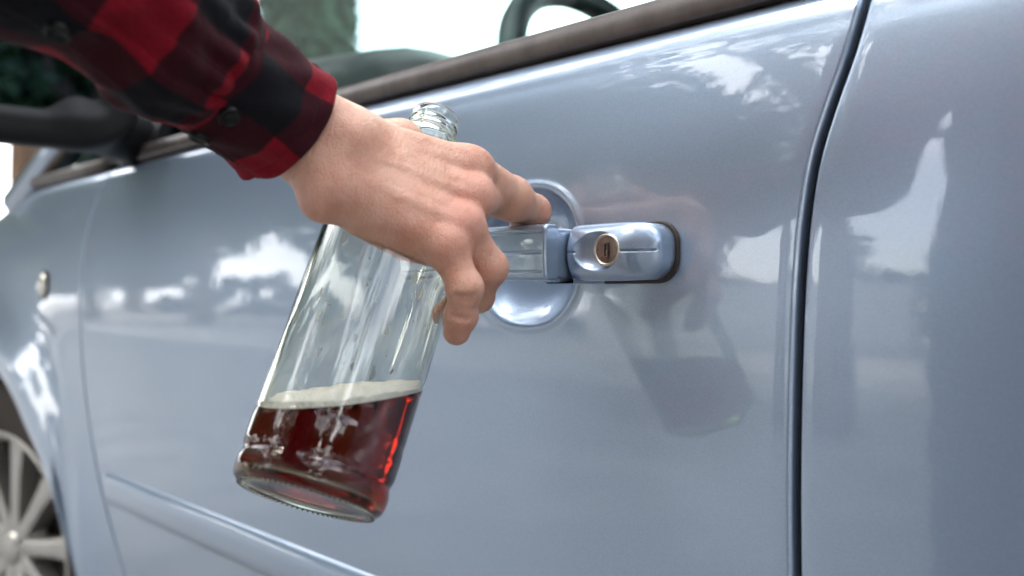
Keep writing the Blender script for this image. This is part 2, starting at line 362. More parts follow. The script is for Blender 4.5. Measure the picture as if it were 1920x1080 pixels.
# ---- outer door handle: grip bar, end cap with lock
HZ = .7818
def rbox(p, c, hx, hy, hz, r):
    q = np.abs(p-np.array(c))-np.array((hx, hy, hz))+r
    return np.linalg.norm(np.maximum(q, 0), axis=1)+np.minimum(q.max(1), 0)-r
def cap_f(p):
    x, y, z = p[:, 0], p[:, 1]-.0045*((p[:, 0]-.010)/.04)**2, p[:, 2]
    # plan outline: squarish left end, round right end
    zz = z-HZ; xx = x-.0094
    hx, hz = .0326, .0176*(1-.05*sstep(.01, .045, x))
    rr = np.where(xx > 0, .0135, .0035)
    q = np.stack([np.abs(xx)-hx+rr, np.abs(zz)-hz+rr], 1); d2 = np.linalg.norm(np.maximum(q, 0), axis=1)+np.minimum(q.max(1), 0)-rr
    crown = -.0275+.38*zz**2/.0176+.0035*sstep(.012, .044, x)**2*2.0
    d = smax(d2, -(y-crown), .0048); d = np.maximum(d, y-.006)
    dish = sd_ell(p, V(.0018, -.0290, HZ+.0003), (.0184, .0092, .0138)); d = smax(d, -dish, .0006)
    gr = np.hypot((zz-.0002)*1.0, (y-crown)*.55)-.0008; gr = np.where(np.abs(x-.0112) < .0085, 1, gr); d = smax(d, -gr, .0005)
    return smax(d, -(np.hypot(x-.0112, zz)-.0104), .0006) if False else d
Pp, Ff, Nn = sdf_mesh(cap_f, (-.025, -.040, .758), (.068, .010, .805), .0006)
cap = mesh_obj('lock_cover', Pp, Ff, PAINT, door, normals=Nn)
# gasket
def gask_f(p):
    x, y, z = p.T; zz = z-HZ+.0003; xx = x-.0115
    rr = np.where(xx > 0, .0145, .004); q = np.stack([np.abs(xx)-.0327+rr, np.abs(zz)-.0188+rr], 1)
    d2 = np.linalg.norm(np.maximum(q, 0), axis=1)+np.minimum(q.max(1), 0)-rr
    s = surf(x, z, False); return np.maximum(smax(d2, np.abs(y-s)-.0022, .001), -(x+.010))
Pp, Ff, Nn = sdf_mesh(gask_f, (-.025, -.012, .755), (.070, .012, .808), .0008)
mesh_obj('gasket', Pp, Ff, pmat('brown_black_gasket', (.035, .025, .022), .6), door, normals=Nn)
# lock cylinder
def lockbuild():
    c = V(.0112, -.0262, HZ+.0008)
    prof = [(0, .0002), (.0072, .0002), (.0078, .0), (.0081, -.0007), (.0086, -.0012), (.0093, -.0012), (.0097, -.0006), (.0099, .0004), (.0099, .0085)]
    P = lathe([(max(r, 1e-5), -h) for r, h in prof][0:3], 48); Q = lathe([(max(r, 1e-5), -h) for r, h in prof][2:], 48)
    def tr(P):  # axis +Z -> -Y
        R = np.stack([P[..., 0], -P[..., 2], P[..., 1]], -1); return R+c
    a = grid_obj('lock_cylinder', tr(P), LOCKM, door, wrap=True); b_ = grid_obj('lock_ring', tr(Q), LOCKR, door, wrap=True)
    m = MB(); m.box(c+V(0, -.0004, .0), (.0023, .0008, .0078)); m.build('keyway', RUBBER, door)
    m = MB(); m.box(c+V(-.0013, -.0009, .0), (.0004, .0008, .0084)); m.box(c+V(.0013, -.0009, .0), (.0004, .0008, .0084)); m.box(c+V(0, -.0009, .0040), (.003, .0008, .0004)); m.box(c+V(0, -.0009, -.0040), (.003, .0008, .0004)); m.box(c+V(.0008, -.0009, -.002), (.001, .0008, .0035))
    m.build('keyway_frame', LOCKM, door)
lockbuild()
def grip_f(p):
    x, z = p[:, 0], p[:, 2]-HZ; xm = (x+.0910)/.070
    yc = -.0400+.013*np.clip(-xm-.55, 0, 2)**2*1.6+.0020*np.clip(xm-.6, 0, 1)**2*4      # the far end bows in to the door
    yy = p[:, 1]-yc
    hz = .0172-.0012*np.clip(-xm, 0, 1)**2
    q = np.stack([np.abs(yy)-.0070+.0040, np.abs(z)-hz+.0040], 1); bar = np.linalg.norm(np.maximum(q, 0), axis=1)+np.minimum(q.max(1), 0)-.0040
    bar = bar-.0009*(1-np.clip(np.abs(z)/.017, 0, 1)**2)
    bar = smax(bar, np.abs(x+.0895+.10*np.clip(p[:, 1]+.047, 0, 1))-.0700, .0022)
    leg = rbox(p, (-.0310, -.022, HZ-.0012), .0068, .020, .0170, .004); fl = rbox(p, (-.152, -.020, HZ), .009, .021, .014, .005)
    d = smin(bar, fl, .008); d = smin(d, leg, .003)
    for zc in (0.0, -.0118, .0122):
        g = np.hypot(z-zc, (yy+.0079-(0 if zc == 0 else .0006)))-(.0010 if zc == 0 else .0006); g = np.where(x > -.0225, 1, g); d = smax(d, -g, .0004)
    return d
Pp, Ff, Nn = sdf_mesh(grip_f, (-.17, -.056, .756), (-.012, .005, .806), .0006)
mesh_obj('door_handle', Pp, Ff, PAINT, door, normals=Nn)
def foot_f(p):      # foot of the grip, a dark blue shadowed block reaching into the cup
    return rbox(p, (-.0280, -.014, HZ-.0172), .0115, .012, .0018, .0014)
Pp, Ff, Nn = sdf_mesh(foot_f, (-.042, -.024, .756), (-.008, .0, .768), .0006)
mesh_obj('handle_foot', Pp, Ff, PAINT, door, normals=Nn)

# ---- fender side lamp
fl_p = px_on(84, 535)
m = MB(); P = lathe([(1e-4, .010), (.010, .0085), (.016, .005), (.019, 0), (.019, -.006)], 24); P = np.stack([P[..., 0]*.85, -P[..., 2], P[..., 1]], -1)+fl_p
o = grid_obj('side_lamp', P, LAMPG, fender, wrap=True)
P = lathe([(.017, .003), (.022, .003), (.0235, 0), (.0235, -.006)], 24); P = np.stack([P[..., 0]*.9, -P[..., 2], P[..., 1]], -1)+fl_p
grid_obj('lamp_surround', P, BLACKP, fender, wrap=True)

# ---- greenhouse: pillars, glass, roof, bonnet
def glass_side(z): return .044+.42*(z-.93)*(.7+.55*(z-.93))     # y of the side glass
WS0, WS1 = (-1.27, .925), (-.42, 1.50)                            # windscreen foot and head (x, z)
def pil_x(z): return WS0[0]+(z-WS0[1])/(WS1[1]-WS0[1])*(WS1[0]-WS0[0])
def side_sheet(poly_x0, poly_x1, z0, z1, n=12, m=20):
    zs = np.linspace(z0, z1, n); P = np.zeros((m, n, 3))
    for j, z in enumerate(zs):
        xs = np.linspace(poly_x0(z), poly_x1(z), m); P[:, j, 0] = xs; P[:, j, 1] = glass_side(z)+.004*xs*xs; P[:, j, 2] = z
    return P
def mirror_far(o):
    c = o.copy(); COL.objects.link(c); c.scale = (1, -1, 1); c.location = (0, 1.74, 0); return c
sideparts = []
g = grid_obj('window_pane', side_sheet(lambda z: max(-.80, pil_x(z)+.16), lambda z: .115+.12*(z-.93), .935, 1.46), CARGLASS, car); g.matrix_parent_inverse = Matrix.Translation((0, -.87, 0)); sideparts.append(g)
g = cc(grid_obj('window_pane', side_sheet(lambda z: .175+.12*(z-.93), lambda z: 1.02-.25*(z-.93), .935, 1.46), CARGLASS)); sideparts.append(g)
g = cc(grid_obj('quarter_window', side_sheet(lambda z: pil_x(z)+.06, lambda z: -.915+.0*z, .937, 1.13), CARGLASS)); sideparts.append(g)
def swept(name, pts, r, mat, n=10): m = MB().tube(pts, r, n); return cc(m.build(name, mat, None, True))
def gs(x, z, dy=0): return V(x, glass_side(z)+dy, z)
# quarter window frame
fr = MB(); fr.tube([gs(-1.215, .932, -.006), gs(-1.0, .932, -.006), gs(-.91, .932, -.006)], .011, 8).tube([gs(-.912, .93, -.004), gs(-.908, 1.12, -.004)], .013, 8)
fr.tube([gs(pil_x(z)+.052, z, -.003) for z in (.935, 1.0, 1.12)], .010, 8)
cc(fr.build('quarter_window_frame', TRIM, None, True))
sideparts.append(swept('pillar', [gs(pil_x(z)+.012, z, .004) for z in (.900, 1.0, 1.15, 1.3, 1.45, 1.52)], [.032, .028, .027, .027, .03, .03], PAINT))
sideparts.append(swept('window_frame', [gs(-.80, .925, .004), gs(-.80, 1.02, .004), gs(-.72, 1.12, .004), gs(-.40, 1.36, .004), gs(-.2, 1.455, .004), gs(.15, 1.48, .004)], .016, BLACKP))
sideparts.append(swept('pillar', [gs(.15, .93, .012), gs(.17, 1.2, .012), gs(.19, 1.48, .01)], [.035, .032, .03], BLACKP))
sideparts.append(swept('pillar', [gs(1.04, .93, .01), gs(.98, 1.2, .01), gs(.88, 1.48, .01)], [.05, .05, .05], PAINT))
sideparts.append(swept('roof_rail', [gs(WS1[0]-.02, 1.51), gs(-.1, 1.535, .01), gs(.5, 1.545, .01), gs(1.2, 1.50, .01), gs(1.95, 1.1, -.02), gs(2.15, .93, .0)], [.032, .034, .034, .034, .04, .05], PAINT))
# sail panel between frame and mirror foot
m = MB(); zs = [(-.915, .932), (-.80, .932), (-.76, .95), (-.76, 1.09), (-.915, 1.02)]
vv = [gs(x, z, -.012) for x, z in zs]+[gs(x, z, .006) for x, z in zs]; m.add(vv, [(4, 3, 2, 1, 0), (5, 6, 7, 8, 9)]+[(i, (i+1) % 5, 5+(i+1) % 5, 5+i) for i in range(5)])
sideparts.append(cc(m.build('sail_panel', BLACKP)))
def cross(name, rows, mat, thick=.003, n=24):
    """rows: (x, y_edge, z_edge, crown) -> sheet spanning the car"""
    P = np.zeros((len(rows), n, 3))
    for i, (x, ye, ze, cr_) in enumerate(rows):
        t = np.linspace(-1, 1, n); P[i, :, 0] = x-.06*(1-t*t)*(x < 0); P[i, :, 1] = .87+t*(.87-ye); P[i, :, 2] = ze+cr_*(1-np.abs(t)**2.2)
    return cc(grid_obj(name, P, mat, thick=thick, flip=True))
cross('bonnet', [(-2.1, .17, .60, .06), (-2.06, .14, .66, .07), (-1.9, .055, .76, .07), (-1.7, .035, .817, .065), (-1.5, .03, .858, .06), (-1.38, .03, .880, .055), (-1.27, .036, .903, .045), (-1.22, .042, .910, .035)], PAINT)
cross('windscreen', [(-1.24, .07, .915, .03), (-1.0, .14, 1.085, .035), (-.7, .22, 1.30, .04), (WS1[0], .28, 1.50, .04)], CARGLASS, 0)
cross('roof_panel', [(WS1[0], .30, 1.505, .05), (-.1, .30, 1.54, .06), (.5, .30, 1.55, .06), (1.2, .31, 1.52, .05), (1.5, .31, 1.45, .04)], PAINT)
cross('headliner', [(WS1[0]+.03, .30, 1.485, .05), (-.1, .30, 1.52, .06), (.5, .30, 1.53, .06), (1.2, .31, 1.50, .05), (1.5, .31, 1.43, .04)], pmat('headliner_cloth', (.45, .45, .43), .95))
cross('rear_window', [(1.5, .31, 1.45, .04), (2.0, .12, 1.02, .03)], CARGLASS, 0)
cross('tailgate', [(2.0, .11, 1.02, .03), (2.2, .07, .93, .02), (2.26, .07, .6, .02), (2.28, .09, .3, .0)], PAINT)
P = np.zeros((20, 6, 3))
for i, t in enumerate(np.linspace(-1, 1, 20)):
    for j, (z, dx) in enumerate([(.18, .05), (.25, 0), (.40, -.04), (.52, -.03), (.60, .0), (.66, .05)]): P[i, j] = (-2.12+dx+.12*abs(t)**3, .87+t*.72, z)
cc(grid_obj('front_bumper', P, PAINT, thick=.004))
for o in [door, rdoor, fender, quarter]:
    c = mirror_far(o); c.name = o.name
    c.parent = car; c.matrix_parent_inverse = Matrix.Translation((0, -.87, 0))
for o in sideparts:
    c = mirror_far(o); c.parent = car; c.matrix_parent_inverse = Matrix.Translation((0, -.87, 0))
# interior
m = MB()
P = np.zeros((14, 40, 3))   # dashboard sweep
cs_ = [(-1.18, .93), (-1.05, 1.025), (-.85, 1.04), (-.75, 1.03), (-.70, 1.025), (-.665, 1.0), (-.655, .95), (-.66, .88), (-.68, .75), (-.8, .55)]
P = np.zeros((len(cs_), 40, 3))
for i, (x, z) in enumerate(cs_):
    for j, y in enumerate(np.linspace(.10, 1.64, 40)):
        hump = .062*math.exp(-((y-.39)/.20)**4) if -1.0 < x < -.64 else 0
        P[i, j] = (x+(.13*math.exp(-((y-.39)/.2)**4) if x > -.9 else 0), y, z+hump*(.5 if x < -.9 else 1)*(z > .9))
cc(grid_obj('dashboard', P, DARKGREY, thick=.01, flip=True))
cc(MB().box((-.1, .87, .22), (2.0, 1.5, .04)).build('cabin_floor', DARKGREY))
for yy in (.08, 1.66):
    cc(MB().box((.05, yy, .6), (1.75, .05, .56), bev=.02).build('door_lining', DARKGREY))
for yy in (.42, 1.32):
    def seat_f(p, yy=yy):
        a = rbox(p, (.12, yy, .50), .26, .25, .10, .06); q = (p-V(.40, yy, .80)); c_, s_ = math.cos(.32), math.sin(.32)
        q = np.stack([q[:, 0]*c_-q[:, 2]*s_, q[:, 1], q[:, 0]*s_+q[:, 2]*c_], 1)
        b = rbox(q, (0, 0, 0), .07, .24, .33, .06); h_ = rbox(q, (.0, 0, .43), .05, .13, .09, .045); return smin(smin(a, b, .04), h_, .01)
    Pp, Ff, Nn = sdf_mesh(seat_f, (-.2, yy-.3, .35), (.75, yy+.3, 1.4), .018, newton=2); cc(mesh_obj('seat', Pp, Ff, SEAT))
tilt = math.radians(24); sc_ = V(-.275, .385, .952)
ex = V(0, 1, 0); ez = V(-math.sin(tilt), 0, math.cos(tilt)); en = np.cross(ex, ez)
a_ = np.linspace(0, 2*math.pi, 65)
m = MB(); ring = [sc_+.182*(math.cos(a)*ex+math.sin(a)*ez) for a in a_[:-1]]
vs, fs = [], []
for i, a in enumerate(a_[:-1]):
    rr = math.cos(a)*ex+math.sin(a)*ez
    for k in range(12): b = 2*math.pi*k/12; vs.append(sc_+rr*(.180+.0155*math.cos(b))+en*.0155*math.sin(b))
for i in range(64):
    for k in range(12): fs.append((i*12+k, i*12+(k+1) % 12, ((i+1) % 64)*12+(k+1) % 12, ((i+1) % 64)*12+k))
m.add(vs, fs)
for a in (-.25, math.pi+.25, -math.pi/2): m.tube([sc_-en*.03, sc_+.17*(math.cos(a)*ex+math.sin(a)*ez)], [.022, .014], 8)
m.tube([sc_-en*.05, sc_-en*.0], [.07, .06], 20).tube([sc_-en*.04, sc_+V(-.30, 0, -.12)], .035, 12)
cc(m.build('steering_wheel', pmat('steering_leather', (.035, .045, .05), .45), None, True))

m = MB(); m.add([V(x, y, z) for y in (.10, .16) for x, z in ((-1.20, .90), (-.86, .90), (-.86, 1.10), (-.95, 1.10), (-1.20, .965))], [(4, 3, 2, 1, 0), (5, 6, 7, 8, 9)]+[(i, (i+1) % 5, 5+(i+1) % 5, 5+i) for i in range(5)])  # black box added inside to darken the view through the quarter window
cc(m.build('quarter_window_blackout', BLACKP))
# ---- wing mirror
def mir_f(p):
    q = p-V(-.745, -.118, 1.0); a = math.radians(-8); q = np.stack([q[:, 0]*math.cos(a)+q[:, 1]*math.sin(a), -q[:, 0]*math.sin(a)+q[:, 1]*math.cos(a), q[:, 2]], 1)
    d = sd_ell(q, V(-.0, 0, 0), (.085, .150, .088)); d = smax(d, q[:, 0]-.012, .012); b = rbox(q, (.0, 0, 0), .06, .112, .066, .045); d = smax(d, b-.014, .02)
    cav = rbox(q, (.02, 0, .0), .018, .098, .055, .035); d = smax(d, -cav, .004)
    foot = sd_cone(p, V(-.75, -.06, .955), V(-.83, .055, .955), .028, .034); return smin(d, foot, .02)
Pp, Ff, Nn = sdf_mesh(mir_f, (-.90, -.27, .88), (-.68, .07, 1.11), .004); mh = cc(mesh_obj('wing_mirror', Pp, Ff, BLACKP, normals=Nn))
n_ = 32; aa = np.linspace(0, 2*math.pi, n_, endpoint=False); vs = []
for a in aa:
    c_, s_ = math.cos(a), math.sin(a); y = .094*np.sign(c_)*abs(c_)**.55; z = .052*np.sign(s_)*abs(s_)**.55; q = V(.006, y, z); an = math.radians(-8)
    vs.append(V(q[0]*math.cos(an)-q[1]*math.sin(an), q[0]*math.sin(an)+q[1]*math.cos(an), q[2])+V(-.745, -.118, 1.0))
mg = mesh_obj('mirror_glass', vs, [tuple(range(n_))], MIRROR, mh, smooth=False)

# ---- wheels
def wheel(c, steer, far=False):
    wname = 'wheel'
    root = empty(wname, tuple(c-V(0, .87, 0)), steer, car)
    # local axes: wheel axle along Y, outside = -Y
    def rot(P): return np.stack([P[..., 0], P[..., 2], P[..., 1]], -1)
    ty = lathe([(.205, .0), (.212, -.004), (.235, -.012), (.265, -.014), (.288, -.006), (.299, .012), (.302, .05), (.302, .13), (.298, .17), (.285, .19), (.25, .195), (.21, .18)], 72)
    grid_obj('tyre', rot(ty), TYRE, root, wrap=True, flip=True)
    rim = lathe([(.208, .002), (.211, -.005), (.207, -.007), (.199, -.002), (.193, .012), (.188, .03), (.186, .09), (.184, .17)], 72)
    r_ = grid_obj('rim', rot(rim), ALLOY, root, wrap=True, flip=True, thick=.003)
    for k in range(10):
        a = 2*math.pi*(k+.25)/10; ca, sa = math.cos(a), math.sin(a); vs = []
        for r, w_, y0 in ((.03, .016, .020), (.08, .014, .016), (.14, .0165, .012), (.195, .023, .010)):
            for dy, ww in ((.030, w_), (.0, w_*.95), (-.003, w_*.45), (-.003, -w_*.45), (.0, -w_*.95), (.030, -w_)):
                vs.append((r*ca-ww*sa, y0+dy, r*sa+ww*ca))
        fs = [(i*6+j, i*6+j+1, (i+1)*6+j+1, (i+1)*6+j) for i in range(3) for j in range(5)]+[(5, 4, 3, 2, 1, 0), (18, 19, 20, 21, 22, 23)]
        mesh_obj('spoke', vs, fs, ALLOY, root, smooth=False)
    hub = lathe([(1e-4, .008), (.022, .008), (.028, .012), (.030, .02), (.055, .026), (.06, .05)], 32); grid_obj('hub_cap', rot(hub), ALLOY, root, wrap=True, flip=True)
    disc = lathe([(.03, .07), (.14, .07), (.14, .085), (.03, .085)], 40); grid_obj('brake_disc', rot(disc), pmat('brake_iron', (.12, .11, .10), .5, .6), root, wrap=True)
    b = lathe([(1e-4, .12), (.184, .12)], 40); grid_obj('inner_disc', rot(b), RUBBER, root, wrap=True)
    return root
wheel(HUB+V(0, -.006, 0), math.radians(12)); wheel(V(1.32, .03, .30), 0)
for x in (HUB[0], 1.32): wheel(V(x, 1.71, .30), math.pi)
for hx, fr_ in ((HUB[0], True), (1.32, False)):
    ang = np.radians(np.linspace(-8, 188, 60)); r = arch_r(np.degrees(ang)) if fr_ else np.full(60, .335); P = np.zeros((60, 3, 3))
    for j, y in enumerate((.012, .25, .30)):
        P[:, j, 0] = hx+(r+.004)*np.cos(ang); P[:, j, 1] = y; P[:, j, 2] = HUB[2]+(r+.004)*np.sin(ang)
    P[:, 2, 0] = hx; P[:, 2, 2] = .3
    cc(grid_obj('wheel_arch_liner', P, pmat('arch_liner', (.03, .026, .024), .9)))
cc(MB().box((0, .87, .22), (3.9, 1.1, .12)).build('underbody', RUBBER))
#--PART2--

# ================================================================== THE PLACE
GROUND = pmat('pale_gravel', (.3, .28, .25), .9); noise_col(GROUND, (.20, .185, .165), (.36, .34, .31), 1.2, 8, .3, .7)
gv = np.linspace(-1, 1, 41); gx_, gy_ = np.meshgrid(np.sign(gv)*np.abs(gv)**3*400, np.sign(gv)*np.abs(gv)**3*400, indexing='ij')
P = np.stack([gx_, gy_, np.zeros_like(gx_)-.001], -1); tag(grid_obj('ground', P, GROUND), kind='structure')
ASPH = pmat('worn_asphalt', (.09, .09, .092), .85); noise_col(ASPH, (.20, .20, .20), (.30, .295, .285), 3, 8); bump(ASPH, 90, .4, .004)
P = np.zeros((2, 2, 3)); P[0, :, 0] = -60; P[1, :, 0] = 60; P[:, 0, 1] = -4.6; P[:, 1, 1] = 3.0; P[..., 2] = .004; tag(grid_obj('road', P, ASPH), kind='structure')
ROADP = 1
PAVE = pmat('pale_concrete', (.5, .48, .45), .85); noise_col(PAVE, (.46, .44, .41), (.60, .58, .55), 2.5, 8)
m = MB(); m.box((-4, -6.6, .06), (60, 3.9, .12), bev=.01); tag(m.build('pavement', PAVE), kind='structure')
WALLM = pmat('white_render', (.78, .77, .74), .85); noise_col(WALLM, (.70, .69, .66), (.82, .81, .78), 1.4, 7); bump(WALLM, 60, .4, .004)
gw = empty('garden_wall', (-5.0, -9.0, 0)); tag(gw, 'low white rendered garden wall across the street', 'wall')
MB().box((0, 0, .70), (4.4, .25, 1.4), bev=.01).build('wall_face', WALLM, gw); MB().box((0, 0, 1.43), (4.5, .34, .06), bev=.008).build('coping', PAVE, gw)
# foliage trees
def leafmat(name, a, b):
    m = pmat(name, a, .55, Transmission_Weight=0.0); noise_col(m, a, b, 1.6, 4); return m
LEAF = [leafmat('dark_leaves', (.025, .055, .018), (.06, .10, .03)), leafmat('olive_leaves', (.045, .07, .02), (.09, .12, .04))]
BARK = pmat('brown_bark', (.13, .08, .05), .95); noise_col(BARK, (.07, .042, .027), (.20, .125, .08), 6, 8, stretch=(1, 1, .18)); bump(BARK, 9, 1.0, .05)
def crown_mesh(name, R_, H, nl, leaf, mat, clumps=26):
    cl = []
    for i in range(clumps):
        a = rs.rand()*6.283; e = rs.rand()*2-1; r = rs.rand()**.4
        cl.append((r*R_*math.cos(a)*math.sqrt(max(.05, 1-e*e)), r*R_*math.sin(a)*math.sqrt(max(.05, 1-e*e)), H*.5*e, R_*(.16+.20*rs.rand())))
    cl = np.array(cl); k = rs.randint(0, clumps, nl); d = rs.normal(size=(nl, 3)); d /= np.linalg.norm(d, axis=1)[:, None]
    c = cl[k, :3]+d*(cl[k, 3]*rs.rand(nl)**.33)[:, None]; n1 = rs.normal(size=(nl, 3)); n1 /= np.linalg.norm(n1, axis=1)[:, None]
    n2 = np.cross(n1, rs.normal(size=(nl, 3))); n2 /= np.linalg.norm(n2, axis=1)[:, None]; s = leaf*(.6+.8*rs.rand(nl))[:, None]
    v = np.stack([c-n1*s, c+n2*s*.55, c+n1*s, c-n2*s*.55], 1).reshape(-1, 3); f = np.arange(nl*4).reshape(-1, 4)
    me = bpy.data.meshes.new(name); me.from_pydata(v.tolist(), [], f.tolist()); me.materials.append(mat); me.update(); return me
CROWN_OPEN = crown_mesh('crown', 2.7, 4.4, 3000, .12, LEAF[0], 26)
CROWNS = [crown_mesh('crown', 2.6, 4.6, 9000, .13, LEAF[0]), crown_mesh('crown', 2.2, 5.2, 8000, .12, LEAF[1]), crown_mesh('crown', 3.0, 3.8, 10000, .13, LEAF[0], 34), CROWN_OPEN]
TRUNK = MB().tube([V(0, 0, -.05), V(.03, .02, .9), V(.0, .06, 2.2), V(.1, .0, 3.6)], [.20, .15, .13, .07], 10)
for k in range(5):
    a = k*1.3; TRUNK.tube([V(.02, .03, 1.9+.25*k), V(.7*math.cos(a), .7*math.sin(a), 2.9+.2*k), V(1.3*math.cos(a), 1.3*math.sin(a), 3.7+.2*k)], [.07, .05, .02], 7)
TRUNKM = None
def tree(x, y, k, s=1.0, zc=3.6, label='', grp=None, rz=0):
    global TRUNKM
    r = empty('leafy_tree', (x, y, 0), rz); r.scale = (s, s, s); tag(r, label, 'tree', grp)
    if TRUNKM is None: t = TRUNK.build('trunk', BARK, r, True); TRUNKM = t.data
    else: t = bpy.data.objects.new('trunk', TRUNKM); COL.objects.link(t); t.parent = r
    c = bpy.data.objects.new('crown', CROWNS[k]); COL.objects.link(c); c.parent = r; c.location = (0, 0, zc)
    return r
G1 = 'street trees seen only as reflections in the car paint'
for i, (x, y, k, s, zc) in enumerate([(-1.2, -12.0, 0, .95, 2.7), (-7.2, -12.4, 1, 1.0, 2.7), (-22, -4.6, 0, 1.6, 3.3), (-30, -2.6, 2, 2.0, 3.3), (-17, -5.2, 1, 1.3, 3.3), (-12.5, -11.2, 2, 1.8, 3.3), (-18., -13., 3, 1.7, 4.0), (-27., -10.0, 1, 1.7, 4.2), (-34, -12.5, 2, 2.2, 3.3), (2.6, -10.8, 2, 1.7, 3.4),
                                     (7.6, -10.8, 1, 1.8, 3.4), (13, -8.5, 0, 1.8, 3.4), (-4.2, -6.2, 3, 1.15, 4.7), (-9.8, -7.4, 3, 1.3, 4.6), (-14.5, -6.5, 2, 1.4, 4.8), (.4, -6.0, 3, 1.1, 4.8), (16, -3, 2, 1.6, 3.3), (21, -1, 0, 1.7, 3.3), (26, 2, 1, 1.8, 3.3), (15, .5, 0, 1.5, 3.0), (18, 3.0, 2, 1.7, 3.0), (3.6, -4.6, 3, 1.5, 4.9), (-1.5, -3.6, 3, 1.0, 6.6), (19, 6.5, 2, 1.7, 3.2), (13, 8, 0, 1.4, 3.3), (24, 10, 2, 1.8, 3.3)]):
    tree(x, y, k, s, zc, ('dense dark green street tree mirrored in the car paint', 'tall olive green street tree mirrored in the car paint', 'broad dark crowned street tree mirrored in the car paint', 'thin crowned street tree mirrored with bright sky gaps in the car paint')[k], G1, i*1.7)
# clipped hedge row behind the wall
G2 = 'round bushes along the far side of the street'
BUSH = crown_mesh('bush', 1.5, 1.9, 5200, .09, LEAF[1], 16); BUSH2 = crown_mesh('bush', 1.3, 2.2, 5200, .09, LEAF[0], 14)
for i in range(17):
    if i in (3, 4, 8): continue
    o = bpy.data.objects.new('round_bush', (BUSH, BUSH2)[i % 2]); COL.objects.link(o); o.location = (-30+i*2.5, -13.2-.5*(i % 3), .85); o.rotation_euler.z = i*1.3; o.scale = (1, 1, .8+.25*((i*7) % 3))
    tag(o, ('round olive green bush across the street, mirrored low in the car paint', 'round dark green bush across the street, mirrored low in the car paint')[i % 2], 'bush', G2)
# tree with a brown trunk just beyond the bonnet, left edge of the picture
bt = at(66, 330, 5.2); r = empty('leaning_tree', (bt[0], bt[1], 0)); tag(r, 'brown tree trunk behind the car bonnet at the left edge', 'tree')
MB().tube([V(0, 0, -.05), V(0, .0, .6), V(-.02, .0, 1.5), V(-.1, .05, 2.6), V(-.1, .1, 4.)], [.19, .14, .135, .13, .10], 14).build('trunk', BARK, r, True)
c = bpy.data.objects.new('crown', CROWNS[2]); COL.objects.link(c); c.parent = r; c.location = (0, 0, 6.0)
_bp = at(235, 330, 9.0); o = bpy.data.objects.new('darkening_bush', BUSH2); COL.objects.link(o); o.location = (_bp[0], _bp[1], 1.15); o.scale = (.72, .72, 1.25)  # bush added beyond the car so the quarter window looks dark
tag(o, 'dark green bush added to darken the small quarter window of the car', 'bush')
# ivy-clad trunk seen through the windscreen
IVY = pmat('ivy_green', (.06, .13, .07), .7); noise_col(IVY, (.020, .060, .030), (.055, .125, .06), 9, 5)
gp = at(578, 90, 4.3); r = empty('ivy_tree', (gp[0], gp[1], 0)); tag(r, 'green ivy covered tree trunk seen through the car windows beside the sleeve', 'tree')
MB().tube([V(0, 0, -.05), V(.0, 0, 1), V(.0, 0, 2.2), V(-.02, 0, 4)], [.26, .235, .215, .20], 16).build('trunk', IVY, r, True)
nl = 9000; a = rs.rand(nl)*6.283; z = rs.rand(nl)*4; c = np.stack([np.cos(a)*.235, np.sin(a)*.235, z], 1)+rs.normal(size=(nl, 3))*.006
n1 = rs.normal(size=(nl, 3)); n1 /= np.linalg.norm(n1, axis=1)[:, None]; n2 = np.cross(n1, rs.normal(size=(nl, 3))); n2 /= np.linalg.norm(n2, axis=1)[:, None]
v = np.stack([c-n1*.022, c+n2*.018, c+n1*.022, c-n2*.018], 1).reshape(-1, 3)
o = mesh_obj('ivy', v, np.arange(nl*4).reshape(-1, 4), IVY, r, smooth=False); o['kind'] = 'stuff'

# ================================================================== THE BOTTLE
GLASS = pmat('clear_bottle_glass', (1, 1, 1), 0.0, 0, Transmission_Weight=1.0, IOR=1.5)
va = N(GLASS, 'VolumeAbsorption', Density=42.0); va.inputs['Color'].default_value = (.70, .82, .42, 1); L(GLASS, va.outputs[0], GLASS.node_tree.nodes['Material Output'].inputs['Volume'])
LIQ = pmat('dark_amber_drink', (1, 1, 1), 0.0, 0, Transmission_Weight=1.0, IOR=1.34)
va = N(LIQ, 'VolumeAbsorption', Density=120.0); va.inputs['Color'].default_value = (.785, .34, .22, 1); L(LIQ, va.outputs[0], LIQ.node_tree.nodes['Material Output'].inputs['Volume'])
FOAM = pmat('cream_foam', (.95, .91, .85), .6); _t = N(FOAM, 'TexCoord'); _v = N(FOAM, 'TexVoronoi', Scale=620.0); _b = N(FOAM, 'Bump', Strength=.8, Distance=.0007); L(FOAM, _t.outputs['Object'], _v.inputs['Vector']); L(FOAM, _v.outputs['Distance'], _b.inputs['Height']); L(FOAM, _b.outputs[0], B(FOAM).inputs['Normal'])
BT = at(818, 220, .535); BB = at(574, 940, .430); BL = float(np.linalg.norm(BT-BB)); bax = (BT-BB)/BL
bx_ = np.cross(bax, FW); bx_ /= np.linalg.norm(bx_); by_ = np.cross(bax, bx_)
BM = Matrix((( bx_[0], by_[0], bax[0], BB[0]), (bx_[1], by_[1], bax[1], BB[1]), (bx_[2], by_[2], bax[2], BB[2]), (0, 0, 0, 1)))
bottle = empty('glass_bottle'); bottle.matrix_world = BM
tag(bottle, 'clear glass bottle half full of dark red drink, held under the hand', 'bottle')
kL = BL/.245
